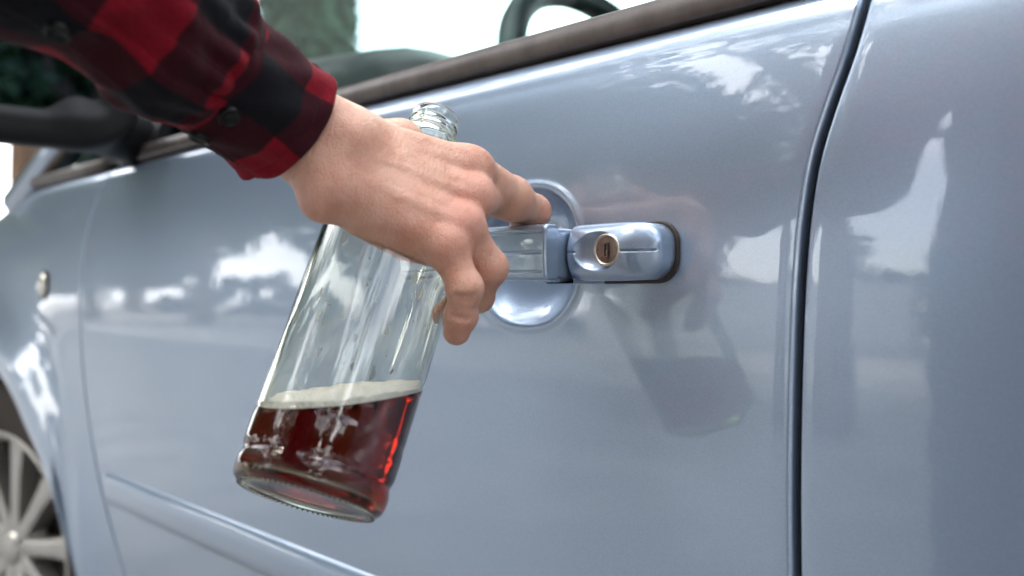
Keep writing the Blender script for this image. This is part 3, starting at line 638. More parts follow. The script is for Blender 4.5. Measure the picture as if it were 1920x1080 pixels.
outer = [(.0001, .0028), (.018, .0024), (.028, .0010), (.0315, .0), (.0350, .0004), (.0382, .0024), (.0395, .0060), (.0398, .0105), (.0394, .0135), (.0387, .0155), (.0387, .0170), (.0396, .0195), (.0400, .0235), (.0402, .034), (.0397, .0375), (.0400, .041), (.0404, .06), (.0408, .09), (.0412, .125), (.0415, .158),
         (.0412, .168), (.0402, .176), (.0378, .184), (.0335, .1915), (.0280, .1975), (.0225, .2025), (.0185, .207), (.0163, .2115), (.0150, .217), (.0147, .2225), (.0150, .2265), (.0166, .2278), (.0168, .2292), (.0152, .2304), (.0147, .232), (.0157, .2332), (.0158, .2340), (.0147, .2352), (.0156, .2370), (.0157, .2378), (.0147, .2390), (.0150, .2420), (.0153, .2440), (.0148, .245), (.0140, .2452)]
inner = [(.0126, .2445), (.0122, .24), (.0121, .225), (.0124, .217), (.0138, .2105), (.0165, .205), (.0208, .1998), (.0265, .1945), (.0320, .1880), (.0358, .1810), (.0380, .1735), (.0388, .166), (.0389, .150), (.0386, .12), (.0381, .08), (.0376, .045), (.0370, .036), (.0374, .026), (.0364, .0165), (.0360, .0110), (.0345, .0080), (.029, .0062), (.018, .0066), (.0001, .0072)]
def dense_prof(pr, it=2):
    p = np.array(pr)
    for _ in range(it):
        q = np.empty((2*len(p)-2, 2)); q[0::2] = .75*p[:-1]+.25*p[1:]; q[1::2] = .25*p[:-1]+.75*p[1:]; p = np.vstack([p[:1], q, p[-1:]])
    return p
op, ip = dense_prof(outer), dense_prof(inner); prof = np.vstack([op, ip])*[1, 1]; prof[:, 1] *= kL
P = lathe(prof, 128); ang = np.linspace(0, 2*math.pi, 128, endpoint=False)
# slight mould waviness of the outer wall, embossed knurls round the foot
wav = 1+.0035*np.sin(2*ang+1)[:, None]*np.sin(prof[None, :, 1]*60)+.0022*np.sin(5*ang)[:, None]*np.sin(prof[None, :, 1]*110+2)
msk = np.zeros(len(prof)); msk[:len(op)] = ((op[:, 1] > .02) & (op[:, 1] < .17)); P[:, :, 0:2] *= (1+(wav-1)*msk[None])[:, :, None]
P4 = P
glass = grid_obj('bottle_glass', P4, GLASS, bottle, wrap=True, flip=False)
# little knurls under the foot
m = MB()
for k in range(72):
    a = 2*math.pi*k/72; c = V(.0335*math.cos(a), .0335*math.sin(a), .0003); t = V(math.cos(a), math.sin(a), 0); m.tube([c-t*.0022, c+t*.0022], [.0007, .0007], 6)
m.build('foot_knurling', GLASS, bottle, True)['kind'] = 'stuff'
# drink, cut off level
Pin = np.array(ip); Pin[:, 1] *= kL; Pl = Pin[::-1].copy(); sel = Pl[:, 1] < .2; Pl = Pl[sel]; Pl[:, 0] = Pl[:, 0]+.0005*(Pl[:, 0] > .001); Pl[:, 1] -= .0004*(Pl[:, 1] < .012)
lvl = at(650, 735, .475); tl = V(.045, -.0, 0)
nrm_w = V(0, 0, 1)-RT*.075; nrm_w /= np.linalg.norm(nrm_w)
def cut_liquid(name, lo, hi, mat, shrink=0.0, rough=0):
    G = lathe([(max(r-shrink, 1e-5), h) for r, h in Pl], 96); bm = bmesh.new(); nu, nv = G.shape[:2]
    vs = [bm.verts.new(BM @ Vector(p)) for p in G.reshape(-1, 3)]
    for q in grid_faces(nu, nv, True): bm.faces.new([vs[i] for i in q])
    bmesh.ops.remove_doubles(bm, verts=bm.verts, dist=1e-5); bmesh.ops.holes_fill(bm, edges=[e for e in bm.edges if e.is_boundary])
    for off, sgn in ((hi, 1), (lo, -1)):
        if off is None: continue
        r = bmesh.ops.bisect_plane(bm, geom=list(bm.verts)+list(bm.edges)+list(bm.faces), plane_co=Vector(lvl+nrm_w*off), plane_no=Vector(nrm_w*sgn), clear_outer=True)
        bmesh.ops.holes_fill(bm, edges=[e for e in bm.edges if e.is_boundary])
        if rough and sgn == 1:
            for f in list(bm.faces):
                if abs(f.normal.dot(Vector(nrm_w))) > .98: bmesh.ops.triangulate(bm, faces=[f])
            for v in bm.verts:
                d = (v.co-Vector(lvl)).dot(Vector(nrm_w))
                if abs(d-hi) < 1e-4: v.co += Vector(nrm_w)*(rough*(math.sin(v.co.x*260)+math.sin(v.co.x*610+v.co.y*300+1)+.6*math.sin(v.co.y*900)))
    bmesh.ops.transform(bm, matrix=BM.inverted(), verts=bm.verts); bmesh.ops.recalc_face_normals(bm, faces=bm.faces)
    me = bpy.data.meshes.new(name); bm.to_mesh(me); bm.free(); o = bpy.data.objects.new(name, me); COL.objects.link(o); o.parent = bottle; me.materials.append(mat)
    me.polygons.foreach_set('use_smooth', [len(p.vertices) < 5 and not rough for p in me.polygons]); return o
cut_liquid('drink', None, 0.0, LIQ)
cut_liquid('foam', 0.0, .0026, FOAM, .0002, .0004)
# foam streaks and drops left on the inner wall
m = MB()
for k in range(90):
    a = rs.rand()*6.283; h = .085+.085*rs.rand()**1.6; rr = np.interp(h, [.045, .08, .12, .15], [.0376, .0381, .0386, .0389])-.0006
    big = rs.rand() < .14; s = (.0013 if big else .0006)*(.5+rs.rand()); tz = V(0, 0, 1); tt = V(-math.sin(a), math.cos(a), 0); c = V(rr*math.cos(a), rr*math.sin(a), h*kL)
    n0 = V(math.cos(a), math.sin(a), 0); vs = []
    for i in range(4):
        ph = i/3*math.pi/2
        for j in range(10): b = j/10*6.283; w_ = 1+.25*math.sin(3*b+k); vs.append(c-n0*(.35*s*math.sin(ph))+(tt*math.cos(b)*s*w_+tz*math.sin(b)*s*w_*(2.6 if big else 1.2))*math.cos(ph)*(1 if i < 3 else .01))
    fs = [(i*10+j, i*10+(j+1) % 10, (i+1)*10+(j+1) % 10, (i+1)*10+j) for i in range(3) for j in range(10)]+[tuple(range(9, -1, -1))]; m.add(vs, fs)
DROP = bpy.data.materials.new('thin_foam_film'); DROP.use_nodes = True; DROP.node_tree.nodes.clear()
_o = N(DROP, 'OutputMaterial'); _m = N(DROP, 'MixShader'); _m.inputs[0].default_value = .42; _t = N(DROP, 'BsdfTransparent'); _t.inputs[0].default_value = (1, 1, 1, 1); _g = N(DROP, 'BsdfTranslucent'); _g.inputs[0].default_value = (.98, .96, .92, 1)
L(DROP, _t.outputs[0], _m.inputs[1]); L(DROP, _g.outputs[0], _m.inputs[2]); L(DROP, _m.outputs[0], _o.inputs['Surface'])
o = m.build('foam_drops', DROP, bottle, True); o['kind'] = 'stuff'

# ================================================================== THE PERSON
person = empty('person', (.06, -.73, 0)); tag(person, 'person in a red and black checked shirt gripping the car door handle and a bottle', 'person')
def pp(o): o.parent = person; o.matrix_parent_inverse = Matrix.Translation((-.06, .73, 0)); return o
SKIN = pmat('skin', (.62, .36, .26), .48, Subsurface_Weight=.25); sb = B(SKIN); sb.inputs['Subsurface Radius'].default_value = (1, .35, .18); sb.inputs['Subsurface Scale'].default_value = .006
def skin_nodes():
    m = SKIN; at_ = N(m, 'Attribute'); at_.attribute_name = 'blush'; t = N(m, 'TexCoord'); n = N(m, 'TexNoise', Scale=70.0, Detail=8.0); r = N(m, 'ValToRGB')
    L(m, t.outputs['Object'], n.inputs['Vector']); L(m, n.outputs['Fac'], r.inputs['Fac']); r.color_ramp.elements[0].position = .3; r.color_ramp.elements[1].position = .7
    r.color_ramp.elements[0].color = (.65, .32, .215, 1); r.color_ramp.elements[1].color = (.79, .475, .345, 1)
    mxn = N(m, 'MixRGB'); L(m, at_.outputs['Fac'], mxn.inputs['Fac']); L(m, r.outputs['Color'], mxn.inputs['Color1']); mxn.inputs['Color2'].default_value = (.62, .20, .16, 1); L(m, mxn.outputs[0], sb.inputs['Base Color'])
    h = K0-W00; h /= np.linalg.norm(h); g = np.cross(h, FW); g /= np.linalg.norm(g); k = np.cross(h, g)
    def aligned(sh, sg, sk):
        cb = N(m, 'CombineXYZ')
        for i, (ax, sc__) in enumerate(((h, sh), (g, sg), (k, sk))):
            dt = N(m, 'VectorMath', operation='DOT_PRODUCT'); L(m, t.outputs['Object'], dt.inputs[0]); dt.inputs[1].default_value = tuple(ax*sc__); L(m, dt.outputs['Value'], cb.inputs[i])
        return cb
    prev = None
    for (cbv, det, st, di) in ((aligned(330, 110, 110), 4, .45, .0012), (aligned(900, 520, 520), 3, .45, .0005), (aligned(75, 42, 42), 3, .45, .0030)):
        n2 = N(m, 'TexNoise', Scale=1.0, Detail=float(det)); n2.inputs['Distortion'].default_value = .6; L(m, cbv.outputs[0], n2.inputs['Vector']); b1 = N(m, 'Bump', Strength=st, Distance=di); L(m, n2.outputs['Fac'], b1.inputs['Height'])
        if prev: L(m, prev.outputs[0], b1.inputs['Normal'])
        prev = b1
    v1 = N(m, 'TexVoronoi', Scale=1.0); v1.feature = 'DISTANCE_TO_EDGE'; cbv = aligned(620, 360, 360); L(m, cbv.outputs[0], v1.inputs['Vector']); mr = N(m, 'MapRange'); mr.inputs['From Max'].default_value = .18; L(m, v1.outputs['Distance'], mr.inputs['Value'])
    b2 = N(m, 'Bump', Strength=.5, Distance=.0003); L(m, mr.outputs[0], b2.inputs['Height']); L(m, prev.outputs[0], b2.inputs['Normal']); L(m, b2.outputs[0], sb.inputs['Normal'])
W00, K0 = at(600, 262, .455), at(880, 372, .478)
skin_nodes()
A = at
WR = A(600, 262, .455); ELB = V(-.02, -.41, .935)
C_I, C_M, C_R, C_P = A(668, 262, .468), A(656, 292, .458), A(640, 325, .450), A(628, 352, .448)
K_I, K_M, K_R, K_P = A(884, 318, .490), A(886, 372, .478), A(868, 425, .464), A(838, 462, .455)
FING = dict(
    index=[(A(872, 318, .490), .0135), (A(958, 372, .524), .0128), (A(1000, 397, .546), .0102), (A(1004, 424, .566), .0080)],
    middle=[(K_M, .0112), (A(930, 375, .522), .0090), (A(975, 388, .560), .0078), (A(975, 420, .576), .0070)],
    ring=[(K_R, .0106), (A(917, 502, .474), .0096), (A(897, 556, .489), .0082), (A(836, 590, .493), .0072)],
    pinky=[(K_P, .0102), (A(872, 540, .452), .0088), (A(864, 592, .458), .0081), (A(856, 622, .461), .0074)])
THUMB = [(A(690, 300, .478), .0150), (A(752, 268, .512), .0125), (A(800, 300, .552), .0105), (A(842, 340, .555), .0085)]
def chain(p, ch, k=.0035):
    d = None
    for (a, ra), (b, rb) in zip(ch[:-1], ch[1:]):
        e = sd_cone(p, a, b, ra, rb); d = e if d is None else smin(d, e, k)
    return d
fwd = FW
def hand_f(p):
    d = sd_cone(p, C_I, K_I, .0135, .0118); k = .010
    for a, b, ra, rb in ((C_M, K_M, .0135, .0118), (C_R, K_R, .0135, .0112), (C_P, K_P, .0130, .0106), ):
        d = smin(d, sd_cone(p, a, b, ra, rb), k)
    # palm side flesh, thenar and hypothenar pads
    for a, b, ra, rb in ((A(655, 300, .470), A(850, 372, .494), .0150, .0100), (A(640, 350, .462), A(806, 458, .466), .0165, .0115), (A(690, 400, .456), A(760, 444, .460), .0120, .0110), (A(672, 270, .480), A(745, 268, .505), .0150, .0125)):
        d = smin(d, sd_cone(p, a, b, ra, rb), .011)
    # wrist and forearm (wider across the picture than deep)
    w1, w2 = A(634, 250, .462), A(604, 306, .455); f1, f2 = A(515, 168, .444), A(470, 226, .440)
    for a, b, ra, rb in ((w1, C_I, .0150, .0145), (w2, C_P, .0165, .0135), (f1, w1, .0175, .0152), (f2, w2, .0185, .0162), (V(*ELB), A(495, 196, .440), .028, .0200)):
        d = smin(d, sd_cone(p, a, b, ra, rb), .010)
    d = smin(d, sd_ell(p, A(601, 372, .446), (.0105, .0105, .0115)), .010)        # wrist-side pad
    d = smin(d, sd_ell(p, A(660, 262, .449), (.010, .010, .010)), .016)
    fs_ = [chain(p, FING[q]) for q in ('index', 'middle', 'ring', 'pinky')]
    f = smin(fs_[0], fs_[1], .0022); f = smin(f, fs_[2], .0022); g = smin(fs_[3], f, .0016)
    th = chain(p, THUMB)
    d = smin(d, g, .0065); d = smin(d, th, .009)
    # knuckles, finger joint bulges, tendons, veins
    for c, r in ((K_I-fwd*.0022+RT*.001, .0086), (K_M-fwd*.0034+RT*.0010, .0084), (K_R-fwd*.0036, .0080), (K_P-fwd*.0022, .0075)): d = smin(d, sd_ell(p, c, (r, r, r)), .009)
    for q in ('index', 'middle', 'ring', 'pinky'):
        for (c, r) in FING[q][1:3]: d = smin(d, sd_ell(p, c, (r*1.06,)*3), .0035)
    for a, b in ((C_I, K_I), (C_M, K_M), (C_R, K_R)):
        a2 = a+(b-a)*.25-fwd*.0112; b2 = b-fwd*.0112; d = smin(d, sd_cone(p, a2, b2, .0014, .0022), .0045)
    for pts in (((700, 300, .447), (760, 318, .455), (815, 345, .461), (850, 352, .4655)), ((740, 372, .4425), (790, 378, .450), (838, 402, .4555))):
        q = [A(*t) for t in pts]
        for a, b in zip(q[:-1], q[1:]): d = smin(d, sd_cone(p, a, b, .0009, .0010), .003)
    for (a, b, r_) in ((A(893, 556, .4435), A(850, 556, .4435), .0008), (A(892, 566, .4445), A(856, 566, .4445), .0006), (A(889, 600, .4490), A(843, 592, .4490), .0006)):
        d = smax(d, -(sd_cone(p, a, b, r_, r_)), .003)
    return d
hlo = V(-.28, -.30, .70); hc = [A(430, 100, .40), A(1060, 700, .46), A(1060, 300, .62), A(430, 400, .62)]
hlo = np.min([np.min([q for f in FING.values() for q, _ in f], 0), WR, A(500, 200, .42), np.min([q for q, _ in THUMB], 0)], 0)-.035
hhi = np.max([np.max([q for f in FING.values() for q, _ in f], 0), WR, A(500, 200, .42), np.max([q for q, _ in THUMB], 0)], 0)+.035
HP, HF, HN = sdf_mesh(hand_f, hlo, hhi, .00135, newton=3)
# rest of the body (one mesh): upper arm, torso core, neck, head, other arm with hand
SH = V(-.10, -.62, 1.24); SH2 = V(.26, -.76, 1.34); NK = V(.07, -.72, 1.42); HD = V(.06, -.63, 1.60)
SHX = V(.05, 0, 0)
def body_f(p):
    p0 = p; p = p-SHX; d = sd_cone(p0, ELB, A(496, 194, .440), .028, .0215); d = smin(d, sd_cone(p0, SH+SHX, ELB, .042, .029), .012)
    d = smin(d, sd_cone(p, V(.07, -.74, .95), V(.07, -.73, 1.25), .13, .14), .05); d = smin(d, sd_cone(p, SH+V(.03, 0, 0), SH2-V(.03, 0, 0), .055, .055), .05)
    d = smin(d, sd_cone(p, V(.07, -.74, 1.36), V(.062, -.68, 1.52), .062, .052), .03)
    d = smin(d, sd_ell(p, HD, (.076, .095, .118)), .02); d = smin(d, sd_ell(p, HD+V(0, .045, -.065), (.050, .050, .052)), .025)
    d = smin(d, sd_cone(p, HD+V(0, .088, .0), HD+V(0, .108, -.030), .009, .014), .008)
    for s in (-1, 1):
        d = smin(d, sd_ell(p, HD+V(.077*s, -.005, -.01), (.009, .018, .032)), .006); d = smax(d, -sd_ell(p, HD+V(.032*s, .098, .008), (.017, .012, .009)), .008); d = smin(d, sd_ell(p, HD+V(.032*s, .079, .008), (.012, .012, .012)), .002)
    d = smin(d, sd_cone(p, HD+V(-.018, .092, -.062), HD+V(.018, .092, -.062), .006, .006), .005); d = smin(d, sd_cone(p, HD+V(-.015, .088, -.074), HD+V(.015, .088, -.074), .007, .007), .004)
    e2 = V(.34, -.78, 1.08); h2 = V(.34, -.74, .84); d = smin(d, sd_cone(p, SH2, e2, .045, .036), .02); d = smin(d, sd_cone(p, e2, h2, .034, .022), .015)
    d = smin(d, sd_cone(p, h2, h2+V(0, .02, -.085), .026, .028, V(1, 0, 0), 1.6), .012)
    for i in range(4): b = h2+V(0, -.012+.018*i, -.095); c = b+V(-.002, .006, -.038); d = smin(d, sd_cone(p, b, c, .0085, .0080), .002); d = smin(d, sd_cone(p, c, c+V(-.010, .002, -.026+.003*abs(i-1.5)), .0080, .0065), .002)
    b = h2+V(-.004, .034, -.035); d = smin(d, sd_cone(p, b, b+V(-.006, .026, -.035), .010, .009), .006); d = smin(d, sd_cone(p, b+V(-.006, .026, -.035), b+V(-.010, .030, -.062), .009, .0075), .002)
    for s in (-1, 1): d = smin(d, sd_cone(p, V(.07+.09*s, -.74, .92), V(.07+.11*s, -.74, .10), .075, .04), .03)
    d = smax(d, hand_cut(p0), .0005)
    return d
def hand_cut(p):      # the fine hand mesh takes over below this plane
    n = (WR-ELB)/np.linalg.norm(WR-ELB); return (p-A(470, 165, .42))@n
BP, BF, BN = sdf_mesh(body_f, (-.20, -.95, .04), (.50, -.06, 1.78), .0075, newton=2)
def blush(P):
    b = np.zeros(len(P))
    for c, r, a in [(K_I-fwd*.008, .014, .42), (K_M-fwd*.009, .014, .50), (K_R-fwd*.009, .015, .60), (K_P, .015, .25), (A(601, 378, .444), .014, .45), (FING['index'][2][0]+RT*.006, .012, .50), (FING['pinky'][1][0], .014, .35), (FING['pinky'][3][0], .016, .55), (FING['ring'][1][0], .013, .40), (FING['ring'][3][0], .014, .35), (A(660, 300, .44), .020, .22), (A(760, 430, .44), .028, .18)]:
        b += a*np.exp(-(((P-c)**2).sum(1))/r**2)
    return np.clip(b*.62, 0, .5)
allP = np.vstack([HP, BP]); allF = np.vstack([HF, BF+len(HP)]); allN = np.vstack([HN, BN])
body = pp(mesh_obj('body', allP, allF, SKIN, None, normals=allN)); at_ = body.data.attributes.new('blush', 'FLOAT', 'POINT'); at_.data.foreach_set('value', blush(allP).astype(np.float32))
# finger nails on the bent fingers
# checked shirt
def plaid(name, coord='UV', scale=1.0):
    m = pmat(name, (.2, .01, .02), .9, Sheen_Weight=.06, Specular_IOR_Level=.2); B(m).inputs['Sheen Roughness'].default_value = .5
    t = N(m, 'TexCoord'); n = N(m, 'TexNoise', Scale=40.0 if coord == 'UV' else 9.0, Detail=3.0); L(m, t.outputs[coord], n.inputs['Vector'])
    vm = N(m, 'VectorMath', operation='MULTIPLY_ADD'); L(m, n.outputs['Color'], vm.inputs[0]); vm.inputs[1].default_value = (.004,)*3; L(m, t.outputs[coord], vm.inputs[2])
    s = N(m, 'SeparateXYZ'); L(m, vm.outputs[0], s.inputs[0]); outs = []
    for ax in ((0, 1) if coord == 'UV' else (0, 2)):
        a = N(m, 'Math', operation='MULTIPLY'); L(m, s.outputs[ax], a.inputs[0]); a.inputs[1].default_value = 1/.061
        f = N(m, 'Math', operation='FRACT'); L(m, a.outputs[0], f.inputs[0])
        r = N(m, 'ValToRGB'); e = r.color_ramp.elements; e[0].position = 0; e[0].color = (0, 0, 0, 1); e[1].position = .018; e[1].color = (1, 1, 1, 1); e2 = r.color_ramp.elements.new(.50); e2.color = (1, 1, 1, 1); e3 = r.color_ramp.elements.new(.518); e3.color = (0, 0, 0, 1)
        L(m, f.outputs[0], r.inputs['Fac']); outs.append(r)
    c = N(m, 'MixRGB'); c.inputs['Fac'].default_value = .5; L(m, outs[0].outputs['Color'], c.inputs['Color1']); L(m, outs[1].outputs['Color'], c.inputs['Color2'])
    k = N(m, 'ValToRGB'); e = k.color_ramp.elements; e[0].color = (.005, .005, .008, 1); e[1].color = (.22, .004, .014, 1); q = k.color_ramp.elements.new(.5); q.color = (.038, .003, .007, 1)
    L(m, c.outputs[0], k.inputs['Fac'])
    nn = N(m, 'TexNoise', Scale=420.0 if coord == 'UV' else 60.0, Detail=6.0); L(m, t.outputs[coord], nn.inputs['Vector']); mr = N(m, 'MapRange'); mr.inputs['To Min'].default_value = .62; mr.inputs['To Max'].default_value = 1.38; L(m, nn.outputs['Fac'], mr.inputs['Value'])
    mu = N(m, 'MixRGB', blend_type='MULTIPLY'); mu.inputs['Fac'].default_value = 1; L(m, k.outputs['Color'], mu.inputs['Color1']); L(m, mr.outputs[0], mu.inputs['Color2']); L(m, mu.outputs[0], B(m).inputs['Base Color'])
    wv = N(m, 'TexWave', Scale=700.0 if coord == 'UV' else 40, Distortion=1.5); wv.inputs['Detail'].default_value = 2; L(m, t.outputs[coord], wv.inputs['Vector']); b1 = N(m, 'Bump', Strength=.3, Distance=.0003); L(m, wv.outputs['Fac'], b1.inputs['Height'])
    n3 = N(m, 'TexNoise', Scale=150.0 if coord == 'UV' else 30, Detail=4.0); L(m, t.outputs[coord], n3.inputs['Vector']); b2 = N(m, 'Bump', Strength=.5, Distance=.0012); L(m, n3.outputs['Fac'], b2.inputs['Height']); L(m, b1.outputs[0], b2.inputs['Normal']); L(m, b2.outputs[0], B(m).inputs['Normal'])
    return m
PLAID = plaid('checked_flannel'); PLAIDB = plaid('checked_flannel_body', 'Object')
def shirt_f(p):
    p0 = p; p = p-SHX
    d = sd_cone(p, V(.07, -.745, .88), V(.07, -.735, 1.27), .155, .160); d = smin(d, sd_cone(p, SH+V(.02, 0, -.01), SH2-V(.02, 0, .01), .075, .075), .06)
    e2 = V(.34, -.78, 1.08); h2 = V(.34, -.74, .86); d = smin(d, sd_cone(p, SH2, e2, .064, .052), .03); d = smin(d, sd_cone(p, e2, h2, .050, .038), .02)
    d = smin(d, sd_cone(p0, SH+SHX, ELB+V(0, 0, .02), .066, .052), .03)
    d = smax(d, -(sd_cone(p, V(.065, -.715, 1.47), V(.06, -.66, 1.70), .062, .10)), .01); d = smax(d, .86-p[:, 2], .004)
    d = d+.0035*np.sin(p[:, 2]*46+6*p[:, 0])*np.sin(p[:, 0]*37+p[:, 1]*21)
    return d
Pp, Ff, Nn = sdf_mesh(shirt_f, (-.16, -.98, .82), (.58, -.30, 1.56), .011, newton=2); shirt = pp(mesh_obj('shirt', Pp, Ff, PLAIDB))
for s_, nm in ((-1, 0), (1, 1)): pass
def jeans_f(p):
    p = p-SHX
    d = None
    for s in (-1, 1):
        e = sd_cone(p, V(.07+.075*s, -.745, .86), V(.07+.11*s, -.745, .08), .098, .058); d = e if d is None else smin(d, e, .02)
    return smax(smax(d, p[:, 2]-.95, .004), .07-p[:, 2], .004)+.003*np.sin(p[:, 2]*60+p[:, 0]*30)
JEAN = pmat('dark_denim', (.03, .045, .08), .9); noise_col(JEAN, (.022, .032, .06), (.05, .07, .12), 30)
Pp, Ff, Nn = sdf_mesh(jeans_f, (-.13, -.92, .04), (.36, -.56, 1.0), .013, newton=2); pp(mesh_obj('trousers', Pp, Ff, JEAN))
def shoe_f(p, s):
    c = V(.07+.11*s, -.74, 0)+SHX; d = sd_ell(p, c+V(0, .06, .05), (.05, .14, .055)); d = smin(d, sd_ell(p, c+V(0, -.02, .085), (.043, .06, .05)), .03); return smax(d, -(p[:, 2]-.006), .004)
for s in (-1, 1):
    Pp, Ff, Nn = sdf_mesh(lambda p: shoe_f(p, s), (.12+.11*s-.08, -.86, -.02), (.12+.11*s+.08, -.52, .16), .008, newton=2); pp(mesh_obj('shoe', Pp, Ff, BLACKP))
def hair_f(p):
    p = p-SHX
    d = sd_ell(p, HD+V(0, -.012, .018), (.084, .100, .118)); d = smax(d, -sd_ell(p, HD+V(0, .075, -.045), (.074, .080, .098)), .01); d = smax(d, (HD[2]-.06)-p[:, 2]-.5*(p[:, 1]-HD[1]), .01)
    return d+.0025*np.sin(p[:, 0]*170+p[:, 2]*40)*np.sin(p[:, 1]*120)
Pp, Ff, Nn = sdf_mesh(hair_f, HD+SHX-.14, HD+SHX+.16, .006, newton=2); pp(mesh_obj('hair', Pp, Ff, pmat('brown_hair', (.05, .03, .018), .6)))

# sleeve of the reaching arm: cuff, gathered sleeve with placket, buttons
W0 = A(515, 215, .446); CL = [A(537, 231, .450)]+[W0+(ELB-W0)*t for t in (.19, .36, .55, .78, 1.0)]+[ELB+(ELB-W0)*.12]
def spl(pts, n):
    pts = np.array(pts); t = np.concatenate([[0], np.cumsum(np.linalg.norm(np.diff(pts, axis=0), axis=1))]); tt = np.linspace(0, t[-1], n)
    return np.stack([interp_smooth(t, pts[:, k])(tt) for k in range(3)], 1), tt
clp, clt = spl(CL, 400)
cuffL = float(np.linalg.norm(CL[1]-CL[0]))
def tube_at(v, phi, ra, rb):
    """point on the sleeve at arc length v, angle phi (0 towards the lens, +90 deg downwards), radii ra (across) rb (deep)"""
    p = np.stack([np.interp(v, clt, clp[:, k]) for k in range(3)], -1); t = np.stack([np.interp(v+.006, clt, clp[:, k])-np.interp(v-.006, clt, clp[:, k]) for k in range(3)], -1)
    t0 = (clp[60]-clp[0])/np.linalg.norm(clp[60]-clp[0]); t = t/np.maximum(np.linalg.norm(t, axis=-1, keepdims=True), 1e-9); wgt = sstep(0, .10, v)[..., None]; t = t*wgt+t0*(1-wgt); t /= np.linalg.norm(t, axis=-1, keepdims=True)
    e1 = -FW-t*(t@(-FW))[..., None]; e1 /= np.linalg.norm(e1, axis=-1, keepdims=True); e2 = np.cross(t, e1); e2 = e2*np.sign((e2@V(0, 0, -1)))[..., None]
    return p+e1*(np.cos(phi)*rb)[..., None]+e2*(np.sin(phi)*ra)[..., None]
R0 = .034
# cuff: a wrapped band, outer end lies at the lower front, under end peeps out below
nphi, nvv = 260, 60
ph = np.radians(np.linspace(66, -312, nphi)); vv_ = np.linspace(0, cuffL+.002, nvv); PH, VV = np.meshgrid(ph, vv_, indexing='ij')
deg = np.degrees(PH); under = sstep(-218, -262, deg)
rad = .0322+.0010*np.sin(2*PH+1)+.0009*np.sin(5*PH+VV*70)+.0006*np.sin(9*PH-VV*160)
rad = rad+under*(.0014*np.exp(-((deg+255)/26)**2)-.0035*sstep(-268, -300, deg))
edge = np.minimum(VV, 9); rad = rad+.0011*np.exp(-((VV-.0022)/.0028)**2)-.0007*np.exp(-((VV-.0075)/.0007)**2)-.0006*np.exp(-((VV-(cuffL-.003))/.0007)**2)
rad = rad-.0004*np.exp(-((deg-62)/1.5)**2)
flare = 1+.03*sstep(.02, 0, VV)
vsh = VV+.0012*np.sin(2*PH+.6)+.0009*np.sin(7*PH)
Pq = tube_at(vsh, PH, rad*flare*1.03, rad*.88*flare)
uvq = np.stack([PH*R0+.0172+.034, VV+.0115+.0], -1)
cuff = pp(grid_obj('cuff', Pq, PLAID, None, uv=uvq, thick=.0016, off=0, flip=True))
# sleeve
nphi, nvv = 300, 420
ph = np.linspace(0, 2*math.pi, nphi+1); Vmax = clt[-1]; vv_ = np.linspace(cuffL-.004, Vmax, nvv); PH, VV = np.meshgrid(ph, vv_, indexing='ij'); dv = VV-cuffL
big = interp_smooth([-.01, 0, .012, .04, .10, .18, .5], [.0312, .0326, .0385, .0420, .0455, .050, .060])(dv)
fold = np.zeros_like(big); r2 = np.random.RandomState(11)
for k in range(16):
    f1 = r2.uniform(25, 95); a0 = r2.uniform(0, 6.28); m_ = r2.randint(1, 4); am = r2.uniform(.0006, .0017)*min(1, 60/f1)
    s_ = np.sin(f1*dv+m_*(1 if k % 2 else -1)*PH+a0); fold += am*(np.sign(s_)*np.abs(s_)**1.5-.35*np.abs(s_))
pleat = .0022*np.sin(13*PH+2*np.sin(2*PH))*np.exp(-dv/.028)*sstep(0, .006, dv)
pl = np.degrees(PH); pl = (pl+180) % 360-180
plk = .0016*(sstep(18, 20, pl)-sstep(50, 52, pl))*sstep(-.004, .0, dv)
grp_ = .0055*np.exp(-((dv-.022-.012*np.sin(PH*2+1))/.010)**2)*(.5+.5*np.sin(PH*3+.5))
rad = big+fold*sstep(0, .02, dv)*1.75+pleat+plk+grp_
Ps = tube_at(VV, PH, rad*1.03, rad*.86)
uvs = np.stack([PH*R0*1.16+.012, VV*1.0+.030], -1)
sleeve = pp(grid_obj('sleeve', Ps, PLAID, None, uv=uvs, thick=.0014, off=0, flip=True))
def on_px(P, px, py):      # nearest camera-facing surface point of a grid to a photo pixel
    q = P.reshape(-1, 3)-CAM; d = q@FW; x = 960+1600*(q@RT)/d; y = 540-1600*q[:, 2]/d; s = (x-px)**2+(y-py)**2+((d*1000)**2)*.02; i = int(np.argmin(s)); return P.reshape(-1, 3)[i]
BUT = pmat('black_button', (.003, .003, .003), .38, Specular_IOR_Level=.3)
def button(P, px, py, r, parent):
    c = on_px(P, px, py); g = P.reshape(-1, 3); nb = g[np.argsort(((g-c)**2).sum(1))[:60]]; cc_ = nb.mean(0); n = np.linalg.svd(nb-cc_)[2][2]; n = n if n@(CAM-c) > 0 else -n
    x, y, _ = frame(n); m = MB(); prof = [(1e-4, .0009), (r*.62, .0009), (r*.72, .0018), (r*.88, .0021), (r, .0012), (r, -.0008)]; G = lathe(prof, 28); vs = [c+n*.0011+x*q[0]+y*q[1]+n*q[2] for q in G.reshape(-1, 3)]
    m.add(vs, [tuple(f) for f in grid_faces(28, len(prof), True)])
    o = m.build('button', BUT, None, True); o.parent = parent; o.matrix_parent_inverse = parent.matrix_parent_inverse.inverted() if False else Matrix.Identity(4)
    for a in range(4):
        b = a*math.pi/2+.6; h = MB().tube([c+n*.0018+x*math.cos(b)*r*.24+y*math.sin(b)*r*.24, c+n*.0023+x*math.cos(b)*r*.24+y*math.sin(b)*r*.24], r*.11, 8)
        m.add(h.v, h.f)
    return o
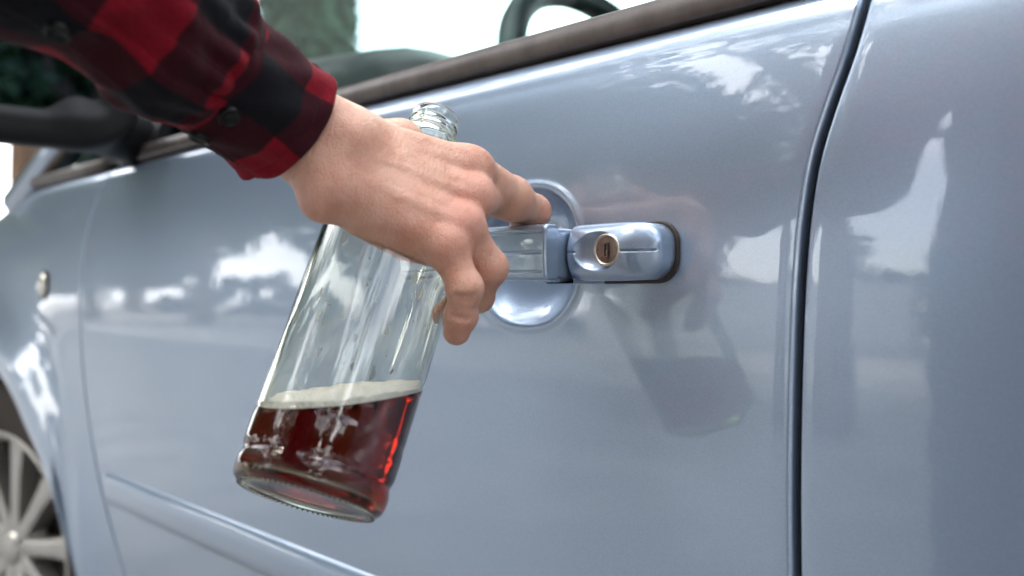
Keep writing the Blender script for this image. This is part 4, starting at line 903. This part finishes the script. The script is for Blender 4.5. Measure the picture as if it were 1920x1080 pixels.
# button parents sit in the same world frame as cuff/sleeve: undo the person's offset once
def fix(o): o.parent = person; o.matrix_parent_inverse = Matrix.Translation((-.06, .73, 0)); return o
fix(button(Pq, 430, 218, .0056, cuff)); fix(button(Ps, 112, 58, .0052, sleeve)); fix(button(Pq, 374, 262, .0056, cuff))

# fine hairs on the wrist and the back of the hand
m = MB(); HAIR = pmat('fair_hair', (.45, .30, .18), .5); idx = [i for i in rs.permutation(len(HP))[:9000] if (HN[i]@FW) < .25 and 560 < 960+1600*((HP[i]-CAM)@RT)/((HP[i]-CAM)@FW) < 800 and HN[i][2] > -.1][:170]
h_ = (K_M-WR)/np.linalg.norm(K_M-WR)
for i in idx:
    p = HP[i]; n = HN[i]; d = h_*.6+n*.55+V(*rs.normal(size=3))*.18; d /= np.linalg.norm(d); l = .0035+.003*rs.rand(); sdv = np.cross(d, n); sdv /= np.linalg.norm(sdv); w_ = .00005
    p1 = p+d*l*.5; p2 = p+(d+h_*.35)*l
    m.add([p-n*.0003+sdv*w_, p-n*.0003-sdv*w_, p1-sdv*w_*.8, p1+sdv*w_*.8, p2], [(0, 1, 2, 3), (3, 2, 4)])
pp(m.build('arm_hair', HAIR))['kind'] = 'stuff'

# brushed-flannel fuzz standing off the cuff and sleeve
FUZZ = pmat('flannel_fuzz', (.10, .012, .018), .9); m = MB()
for Pg, cnt, jmax in ((Pq, 1500, Pq.shape[1]-1), (Ps, 4200, 200)):
    c0 = Pg.mean(0)
    for k in range(cnt):
        i = rs.randint(1, Pg.shape[0]-1); j = rs.randint(1, jmax); p = Pg[i, j]; n = np.cross(Pg[i+1 if i+1 < Pg.shape[0] else i, j]-Pg[i-1, j], Pg[i, j+1]-Pg[i, j-1]); n /= np.linalg.norm(n)+1e-12
        if n@(p-c0[j]) < 0: n = -n
        d = n+rs.normal(size=3)*.55; d /= np.linalg.norm(d); l = .0006+.0008*rs.rand(); sdv = np.cross(d, FW); sdv /= np.linalg.norm(sdv)+1e-9; w_ = .00004
        q = p+n*.0006; m.add([q+sdv*w_, q-sdv*w_, q+d*l], [(0, 1, 2)])
pp(m.build('sleeve_fuzz', FUZZ))['kind'] = 'stuff'
